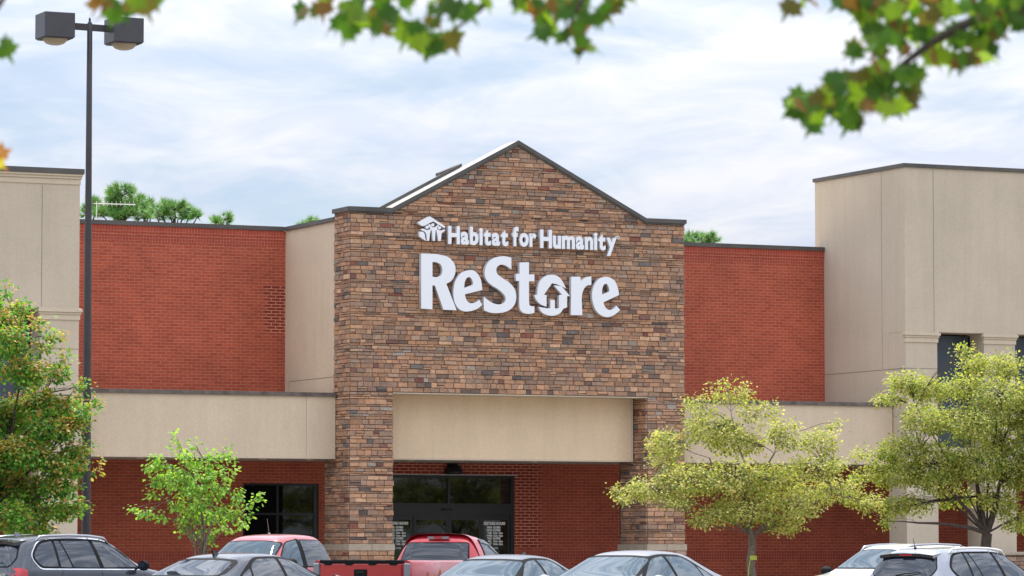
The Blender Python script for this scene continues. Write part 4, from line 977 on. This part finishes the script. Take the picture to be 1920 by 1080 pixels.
def sedan(root, P, glass, H=1.45, dark_rear=False, trim=None, xs=1.0, glass_f=None, fin=True, mirrors=None, tail=True):
    st = [(2.46, sec(.60,.40,.59,.62,.57,.66,.45,.60,.26)), (2.40, sec(.66,.52,.65,.74,.62,.78,.48,.72,.22)), (2.15, sec(.77,.66,.75,.82,.71,.86,.5)), (1.65, sec(.88,.72,.855,.86,.80,.895,.55)), (1.12, sec(.96,.74,.94,.89,.87,.91)),
          (.86, sec(1.0,.74,.98,.90,.90,.92)), (.55, sec(1.16,.69,1.13,.90,.915,.92)), (.12, sec(1.375,.60,1.335,.90,.93,.92)), (-.05, sec(1.425,.585,1.38,.90,.935,.92)), (-.45, sec(1.455,.585,1.41,.90,.94,.92)), (-.95, sec(1.43,.575,1.385,.90,.95,.92)), (-1.15, sec(1.385,.585,1.345,.895,.955,.92)),
          (-1.55, sec(1.20,.645,1.175,.885,.965,.915)), (-1.85, sec(1.065,.69,1.045,.875,.965,.91)), (-2.1, sec(1.035,.68,1.01,.855,.94,.89)), (-2.34, sec(1.01,.62,.985,.80,.90,.84,.55,.78,.26)), (-2.42, sec(.92,.52,.90,.70,.84,.76,.5,.70,.28))]
    c = Car(root, [(x*xs, s_) for x, s_ in st][::-1], P, H/1.44)
    k = H/1.44; gf = glass_f or glass
    c.surround([(.68,.965*k),(.10,1.335*k),(-.26,1.37*k),(-.80,1.358*k),(-1.05,1.235*k),(-1.49,.985*k)], [.03,.16,.1,.15,.12,.03], trim)
    for sd_ in (-1, 1):
        c.pane([(.60,.985*k),(.06,1.315*k),(-.25,1.345*k),(-.28,.985*k)], sd_, gf, [.03,.16,.03,.02])
        c.pane([(-.35,.985*k),(-.33,1.345*k),(-.78,1.335*k),(-1.00,1.22*k),(-1.08,.99*k)], sd_, glass, [.02,.03,.12,.08,.02])
        c.pane([(-1.12,1.0*k),(-1.05,1.19*k),(-1.22,1.12*k),(-1.41,1.005*k)], sd_, glass, .02, 'quarter_window')
        c.decal('head_light', rounded([(2.02*xs,.62*k),(2.36*xs,.58*k),(2.34*xs,.68*k),(2.0*xs,.74*k)], .03), 'y', sd_, M['clear_lens'], .006)
        c.decal('tail_light', rounded([(-2.36*xs,.72*k),(-2.05*xs,.76*k),(-2.02*xs,.90*k),(-2.34*xs,.90*k)], .03), 'y', sd_, M['red_lens'], .006)
        for wx in (1.42, -1.38): c.decal('wheel_arch', [(wx*xs+.36*math.cos(a*math.pi/12), .33+.36*math.sin(a*math.pi/12)) for a in range(24) if .33+.36*math.sin(a*math.pi/12) > .26], 'y', sd_, M['rubber'], .004)
    c.lines('door_gap', [[(.82*xs,.30),(.88*xs,.90*k)], [(-.29*xs,.30),(-.28*xs,.95*k)], [(-1.32*xs,.62),(-1.18*xs,.95*k)]], 'y', (-1, 1), M['black'])
    c.lines('door_handle', [[(-.12*xs,.80*k),(.06*xs,.80*k)], [(-1.08*xs,.82*k),(-.90*xs,.82*k)]], 'y', (-1, 1), M['chrome'] if trim else P, .028, .02)
    c.window([(-.70,1.02*k),(.70,1.02*k),(.565,1.315*k),(.30,1.335*k),(-.30,1.335*k),(-.565,1.315*k)], 'x', 1, gf, rim=.032, r=[.05,.05,.06,.1,.1,.06], name='windshield')
    c.window([(-.66,1.085*k),(.66,1.085*k),(.54,1.295*k),(.28,1.32*k),(-.28,1.32*k),(-.54,1.295*k)], 'x', -1, glass, rim=.032, r=[.05,.05,.06,.1,.1,.06], name='rear_window')
    c.decal('grille', rounded([(-.45,.36),(.45,.36),(.5,.54),(-.5,.54)], .03), 'x', 1, M['black'], .006)
    c.decal('licence_plate', [(-.26,.70),(.26,.70),(.26,.83),(-.26,.83)], 'x', -1, M['white'], .01)
    c.lines('trunk_gap', [[(-.62,1.03*k),(-.60,.7)], [(.62,1.03*k),(.60,.7)]], 'x', (-1,), M['black'])
    c.mirror(.56*xs, .90, 1.0*k, mirrors or P)
    for wx in (1.42, -1.38):
        for sg in (-1, 1): c.wheel(wx*xs, sg*.90, .33)
    if fin: c.fin(-1.0*xs, M['blackgloss'])
    return c
def suv(root, P, H=1.70, trim=None, glass=None, railm=None, mirrors=None, low=1.0, spoiler=True, glassf=None):
    k = H/1.70; G = glass or M['autoglass']; gf = glassf or G
    st = [(2.38, sec(.80,.50,.79,.66,.74,.70,.5,.64,.30)), (2.32, sec(.90,.62,.88,.80,.84,.84,.55,.78,.26)), (2.0, sec(1.0,.72,.97,.88,.92,.91,.6)), (1.45, sec(1.07,.76,1.04,.91,.98,.94)), (1.12, sec(1.12,.77,1.09,.92,1.01,.95)),
          (.88, sec(1.20,.75,1.17,.925,1.03,.95)), (.55, sec(1.43,.69,1.40,.925,1.04,.95)), (.28, sec(1.60,.64,1.56,.925,1.045,.95)), (.05, sec(1.675,.63,1.63,.925,1.05,.95)), (-.5, sec(1.71,.64,1.665,.925,1.06,.95)), (-1.2, sec(1.70,.635,1.655,.925,1.07,.95)),
          (-1.75, sec(1.675,.62,1.63,.92,1.08,.95)), (-1.98, sec(1.63,.615,1.585,.91,1.09,.94)), (-2.16, sec(1.36,.66,1.33,.88,1.09,.93)), (-2.28, sec(1.10,.72,1.08,.86,1.0,.91)), (-2.36, sec(.92,.68,.90,.82,.85,.88,.6,.80,.32)), (-2.40, sec(.70,.5,.69,.72,.66,.80,.55,.74,.34))]
    c = Car(root, st[::-1], P, k)
    c.surround([(.86,1.09*k),(.18,1.56*k),(-.25,1.60*k),(-1.24,1.595*k),(-1.58,1.55*k),(-1.84,1.30*k),(-1.68,1.105*k)], [.03,.18,.2,.2,.12,.12,.08], trim)
    for sd_ in (-1, 1):
        c.pane([(.78,1.115*k),(.16,1.535*k),(-.22,1.575*k),(-.10,1.105*k)], sd_, gf, [.03,.14,.03,.02])
        c.pane([(-.20,1.105*k),(-.31,1.575*k),(-1.02,1.57*k),(-.86,1.11*k)], sd_, G, .025)
        c.pane([(-.90,1.11*k),(-1.06,1.57*k),(-1.18,1.57*k),(-1.18,1.115*k)], sd_, G, .015, 'quarter_window')
        c.pane([(-1.24,1.12*k),(-1.24,1.57*k),(-1.55,1.53*k),(-1.80,1.30*k),(-1.66,1.13*k)], sd_, G, [.02,.02,.12,.12,.08], 'quarter_window')
        c.decal('tail_light', rounded([(-2.37,.92*k),(-2.02,.95*k),(-2.02,1.08*k),(-2.30,1.12*k)], .03), 'y', sd_, M['red_lens'], .006)
        c.decal('head_light', rounded([(1.98,.78*k),(2.30,.72*k),(2.28,.86*k),(1.95,.92*k)], .03), 'y', sd_, M['clear_lens'], .006)
        for wx in (1.42, -1.42): c.decal('wheel_arch', [(wx+.42*math.cos(a*math.pi/12), .37+.42*math.sin(a*math.pi/12)) for a in range(24) if .37+.42*math.sin(a*math.pi/12) > .28], 'y', sd_, M['rubber'], .004)
    c.lines('door_gap', [[(-.18,.34),(-.165,1.07*k)], [(-1.28,.70),(-1.14,1.08*k)], [(.86,.36),(.93,1.05*k)]], 'y', (-1, 1), M['black'])
    c.lines('door_handle', [[(-.02,.93*k),(.18,.93*k)], [(-1.02,.95*k),(-.82,.95*k)]], 'y', (-1, 1), P, .032, .022)
    c.window([(-.72,1.20*k),(.72,1.20*k),(.61,1.535*k),(.3,1.56*k),(-.3,1.56*k),(-.61,1.535*k)], 'x', 1, gf, r=[.05,.05,.06,.1,.1,.06], name='windshield')
    c.window([(-.62,1.13*k),(.62,1.13*k),(.70,1.25*k),(.57,1.52*k),(-.57,1.52*k),(-.70,1.25*k)], 'x', -1, G, r=[.15,.15,.1,.07,.07,.1], name='rear_window')
    c.decal('grille', rounded([(-.5,.55),(.5,.55),(.55,.78),(-.55,.78)], .03), 'x', 1, M['black'], .006)
    if spoiler:
        b = MB(); z1 = c.hit('z', 1, -1.93, 0)[0].z
        pts = [(-.58,-.02),( -.3,.012),(0,.018),(.3,.012),(.58,-.02)]
        for i in range(4):
            (ya, za), (yb_, zb_) = pts[i], pts[i+1]
            b.v += [(-1.80,ya,z1+za-.004),(-2.12,ya*1.03,z1+za-.05),(-2.10,ya*1.03,z1+za-.11),(-1.93,ya,z1+za-.09),(-1.80,yb_,z1+zb_-.004),(-2.12,yb_*1.03,z1+zb_-.05),(-2.10,yb_*1.03,z1+zb_-.11),(-1.93,yb_,z1+zb_-.09)]
            n = len(b.v)-8
            for q, mm in (((0,4,5,1),None),((1,5,6,2),M['blackgloss']),((2,6,7,3),M['blackgloss']),((3,7,4,0),None),((0,1,2,3),None),((4,7,6,5),None)): b.f.append(tuple(n+i_ for i_ in q)); b.m.append(b.mi(mm)); b.c.append(None)
        sp_ = b.build('spoiler', P, root, False)
        bx('brake_light', (-2.135,-2.115,-.14,.14,z1-.075,z1-.052), M['red_lens'], sp_)
    c.mirror(.74, .925, 1.14*k, mirrors or P, 1.1)
    b = MB(); z0 = 1.15*k; h0 = c.hit('x', -1, .1, z0)[0]; h1 = c.hit('x', -1, -.36, z0+.055)[0]
    b.tube([(h0.x-.03, .12, z0), (h0.x-.045, -.1, z0+.035), (h1.x-.03, -.42, z0+.06)], [.012,.012,.006], 5); b.build('wiper', M['black'], root)
    for wx in (1.42, -1.42):
        for sg in (-1, 1): c.wheel(wx, sg*.94, .37, .25)
    if railm: c.rails([-1.62,-1.50,-1.3,-.8,-.3,.0,.12,.24], .60, H, .075, railm)
    return c
def pickup(root, P, H=1.78, crew=True, xcab=-1.35, L0=2.75, L1=-2.75, bedz=1.30, glass=None, glassf=None):
    k = H/1.80; G = glass or M['autoglass']; gf = glassf or G; xb = xcab
    st = [(L0, sec(.88,.55,.86,.74,.80,.78,.55,.70,.34)), (L0-.08, sec(1.0,.68,.98,.86,.92,.90,.6,.82,.30)), (L0-.5, sec(1.10,.76,1.07,.90,1.0,.93)), (1.45, sec(1.15,.78,1.12,.92,1.05,.95)), (1.20, sec(1.18,.78,1.15,.92,1.07,.95)),
          (.98, sec(1.25,.76,1.22,.925,1.08,.95)), (.68, sec(1.50,.70,1.46,.925,1.08,.95)), (.45, sec(1.68,.66,1.64,.925,1.08,.95)), (.25, sec(1.775,.65,1.73,.925,1.08,.95)), (-.3, sec(1.81,.66,1.765,.925,1.08,.95)), (xb+.42, sec(1.80,.66,1.755,.925,1.08,.95)),
          (xb+.17, sec(1.76,.66,1.72,.925,1.08,.95)), (xb+.07, sec(1.50,.70,1.47,.925,1.08,.95)), (xb, sec(1.22,.76,1.2,.925,1.08,.95)), (xb-.06, sec(.95,.70,.9,.86,.82,.93,.6,.86))]
    c = Car(root, st[::-1], P, k)
    for sd_ in (-1, 1):
        if crew:
            c.window([(.82,1.15*k),(.30,1.62*k),(-.10,1.67*k),(-.03,1.14*k)], 'y', sd_, gf, r=[.02,.14,.03,.03])
            c.window([(-.19,1.14*k),(-.25,1.67*k),(xb+.30,1.66*k),(xb+.20,1.56*k),(xb+.16,1.15*k)], 'y', sd_, G, r=[.03,.03,.08,.06,.03])
            c.line([(-.11,1.1*k),(-.175,1.70*k)], 'y', sd_, M['black'], .12, .004, mb=(mbx := MB())); mbx.build('door_pillar', M['black'], root)
        else:
            c.window([(.82,1.15*k),(.30,1.62*k),(xb+.42,1.67*k),(xb+.38,1.14*k)], 'y', sd_, gf, rim=.03, r=[.02,.16,.06,.03])
            mbv = MB(); c.line([(xb+.42,1.665*k),(.30,1.63*k),(.62,1.38*k)], 'y', sd_, M['blackgloss'], .07, .018, mb=mbv); mbv.build('window_visor', M['blackgloss'], root)
        c.decal('head_light', rounded([(L0-.35,.80*k),(L0-.05,.78*k),(L0-.06,.96*k),(L0-.36,1.0*k)], .03), 'y', sd_, M['clear_lens'], .006)
        for wx in (L0-.95,): c.decal('wheel_arch', [(wx+.46*math.cos(a*math.pi/12), .40+.46*math.sin(a*math.pi/12)) for a in range(24) if .40+.46*math.sin(a*math.pi/12) > .32], 'y', sd_, M['rubber'], .004)
    c.lines('door_gap', [[(-.12,.36),(-.11,1.12*k)], [(.95,.4),(1.0,1.1*k)]], 'y', (-1, 1), M['black'])
    c.window([(-.72,1.24*k),(.72,1.24*k),(.62,1.615*k),(.3,1.645*k),(-.3,1.645*k),(-.62,1.615*k)], 'x', 1, gf, r=[.05,.05,.06,.1,.1,.06], name='windshield')
    c.window([(-.68,1.17*k),(.68,1.17*k),(.59,1.62*k),(-.59,1.62*k)], 'x', -1, G, r=.05, name='rear_window')
    # bed: two side walls, floor, front wall, tailgate
    y0 = .93; x0, x1 = L1+.10, xb-.09
    b = MB()
    for sg in (-1, 1):
        prof = [(sg*y0*.97,.38),(sg*(y0+.005),.55),(sg*(y0+.015),.85),(sg*y0,1.02),(sg*(y0-.012),bedz-.035),(sg*(y0-.035),bedz-.004),(sg*(y0-.06),bedz),(sg*(y0-.12),bedz-.006),(sg*(y0-.125),.66),(sg*(y0-.14),.64)]
        n = len(b.v); kk = len(prof)
        for x in (x0-.06, x0, x1): b.v += [(x, p[0]*(1 if x > x0-.03 else .985), p[1]) for p in prof]
        for r_ in range(2):
            for i in range(kk-1):
                q = (n+r_*kk+i, n+r_*kk+i+1, n+(r_+1)*kk+i+1, n+(r_+1)*kk+i); b.f.append(q if sg < 0 else q[::-1]); b.m.append(b.mi(None)); b.c.append(None)
        for e in (0, 2):
            q = tuple(n+e*kk+i for i in range(kk)); b.f.append(q if (e == 2) == (sg < 0) else q[::-1]); b.m.append(b.mi(None)); b.c.append(None)
    b.box(x1-.05, x1, -y0+.14, y0-.14, .62, bedz-.03)
    bed = b.build('bed', P, root, False)
    for p in bed.data.polygons: p.use_smooth = len(p.vertices) == 4 and abs(p.normal.x) < .5
    bx('bed_floor', (x0, x1-.05, -y0+.135, y0-.135, .60, .66), M['black'], bed)
    tg = MB(); tg.box(L1, L1+.07, -.77, .77, .60, bedz-.05); tgo = bevel(tg.build('tailgate', P, root), .02, 3)
    b = MB(); b.box(L1-.012, L1+.085, -.78, .78, bedz-.05, bedz+.004)
    for yy in (-.62, -.22, .22, .62): b.prism([(yy-.09,bedz-.05),(yy+.09,bedz-.05),(yy+.05,bedz-.085),(yy-.05,bedz-.085)], 0, .01) if False else b.poly([(L1-.008,yy+.09,bedz-.05),(L1-.008,yy-.09,bedz-.05),(L1-.008,yy-.05,bedz-.085),(L1-.008,yy+.05,bedz-.085)])
    bevel(b.build('tailgate_cap', M['black'], tgo), .008)
    b = MB(); b.box(L1-.014, L1+.01, -.125, .125, bedz-.30, bedz-.15); q = bevel(b.build('tailgate_handle', M['black'], tgo), .02, 3)
    bx('latch', (L1-.022, L1-.015, -.075, .075, bedz-.215, bedz-.18), M['blackgloss'], tgo)
    for sg in (-1, 1):
        b = MB(); ya, yb_ = sorted((sg*.80, sg*.91)); b.box(L1+.01, L1+.20, ya, yb_+ (0.012 if sg > 0 else 0), bedz-.48, bedz-.045); t_ = bevel(b.build('tail_light', M['clear_lens'], root), .025, 3)
        b = MB(); b.box(L1+.002, L1+.02, sg*.855-.03, sg*.855+.03, bedz-.44, bedz-.34); b.build('red_lens', M['red_lens'], t_)
    b = MB(); b.box(L1-.12, L1+.02, -.90, .90, .42, .60); bevel(b.build('rear_bumper', M['chrome'], root), .03, 3)
    b = MB(); b.box(L1+.15, L0-.4, -.55, .55, .34, .60); b.build('chassis', M['rubber'], root)
    c.mirror(.80, .93, 1.20*k, M['black'], 1.25)
    for wx in (L0-.95, L1+1.15):
        for sg in (-1, 1): c.wheel(wx, sg*.955, .40, .26)
    for sg in (-1, 1):
        b = MB(); a0 = [(L1+1.15+.46*math.cos(a*math.pi/12), sg*(y0+.018), .40+.46*math.sin(a*math.pi/12)) for a in range(-1, 14)]; b.poly(a0 if sg < 0 else a0[::-1]); b.build('wheel_arch', M['rubber'], bed)
    return c
P_darkblue = paint('dark_graphite_paint', (.030,.034,.046), .4, .3)
P_black = paint('black_paint', (.010,.012,.018), .3, .25)
P_silver = paint('silver_paint', (.20,.20,.225), .35, .45, .35)
P_grey = paint('grey_silver_paint', (.12,.125,.15), .35, .45, .35)
P_red = paint('red_paint', (.40,.012,.020), .15, .3)
P_red2 = paint('faded_red_paint', (.40,.035,.045), .25, .32)
P_white = paint('white_paint', (.72,.71,.68), 0, .35)
P_lsilver = paint('light_silver_paint', (.25,.26,.295), .5, .32)

r = place('suv', 149, 71.5, 47, 'dark graphite SUV with chrome window trim, leftmost vehicle', .90)
c = suv(r, P_darkblue, 1.76, M['chrome'], railm=M['rim'], mirrors=M['black']); c.fin(-1.55, P_silver, .06, .2)
b = MB(); z0 = .985; h0 = c.hit('x', -1, -.52, z0)[0]
me = text_mesh('X5', .13, .004, .004); me.transform(Matrix(((0,0,-1,h0.x-.02),(-1.25,0,0,-.44),(0,1,0,z0-.04),(0,0,0,1)))); me.materials.clear(); me.materials.append(M['chrome']); o = bpy.data.objects.new('badge', me); col.objects.link(o); o.parent = r
r = place('sedan', 485, 61, 33, 'black sedan with a shark fin aerial seen from behind, second vehicle from the left', 1.12)
sedan(r, P_black, M['autoglass'], 1.43, trim=None)
r = place('pickup_truck', 497, 78.5, 206.5, 'red crew cab pickup facing the camera behind the black sedan', 1.08)
c = pickup(r, P_red2, 1.79, True, -1.30, 2.75, -2.75, 1.20, glassf=M['autoglass_light']); c.whip(-.55, -.25, .32, -.08, P_silver)
r = place('pickup_truck', 833, 67.0, 26.5, 'red pickup seen from behind with a black tailgate cap, in front of the entrance', 1.12)
c = pickup(r, P_red, 1.77, False, -.35, 2.6, -2.7, 1.31)
zz = c.hit('x', -1, 0, 1.66)[0]; bx('brake_light', (zz.x-.03, zz.x+.01, -.20, .20, 1.675, 1.715), M['clear_lens'], r); bx('brake_light', (zz.x-.036, zz.x-.028, -.075, .075, 1.677, 1.713), M['red_lens'], r)
r = place('sedan', 927, 62, 206, 'grey sedan facing the camera just right of the red pickup bed', 1.06)
sedan(r, P_grey, M['autoglass_light'], 1.42, glass_f=M['autoglass_light'])
r = place('sedan', 1165, 61, 212, 'silver sedan facing the camera left of the strapped tree trunk', 1.12)
sedan(r, P_silver, M['autoglass_light'], 1.52, glass_f=M['autoglass_light'], fin=False)
r = place('suv', 1668, 79, 228, 'white SUV facing the camera, partly hidden behind the silver SUV')
suv(r, P_white, 1.70, railm=M['rim'], glassf=M['autoglass_light'], mirrors=M['black'])
r = place('suv', 1820, 73, 41, 'light silver SUV seen from behind with a short rear aerial, rightmost vehicle')
c = suv(r, P_lsilver, 1.62, railm=P_white); c.whip(-1.65, .12, .2, .07)
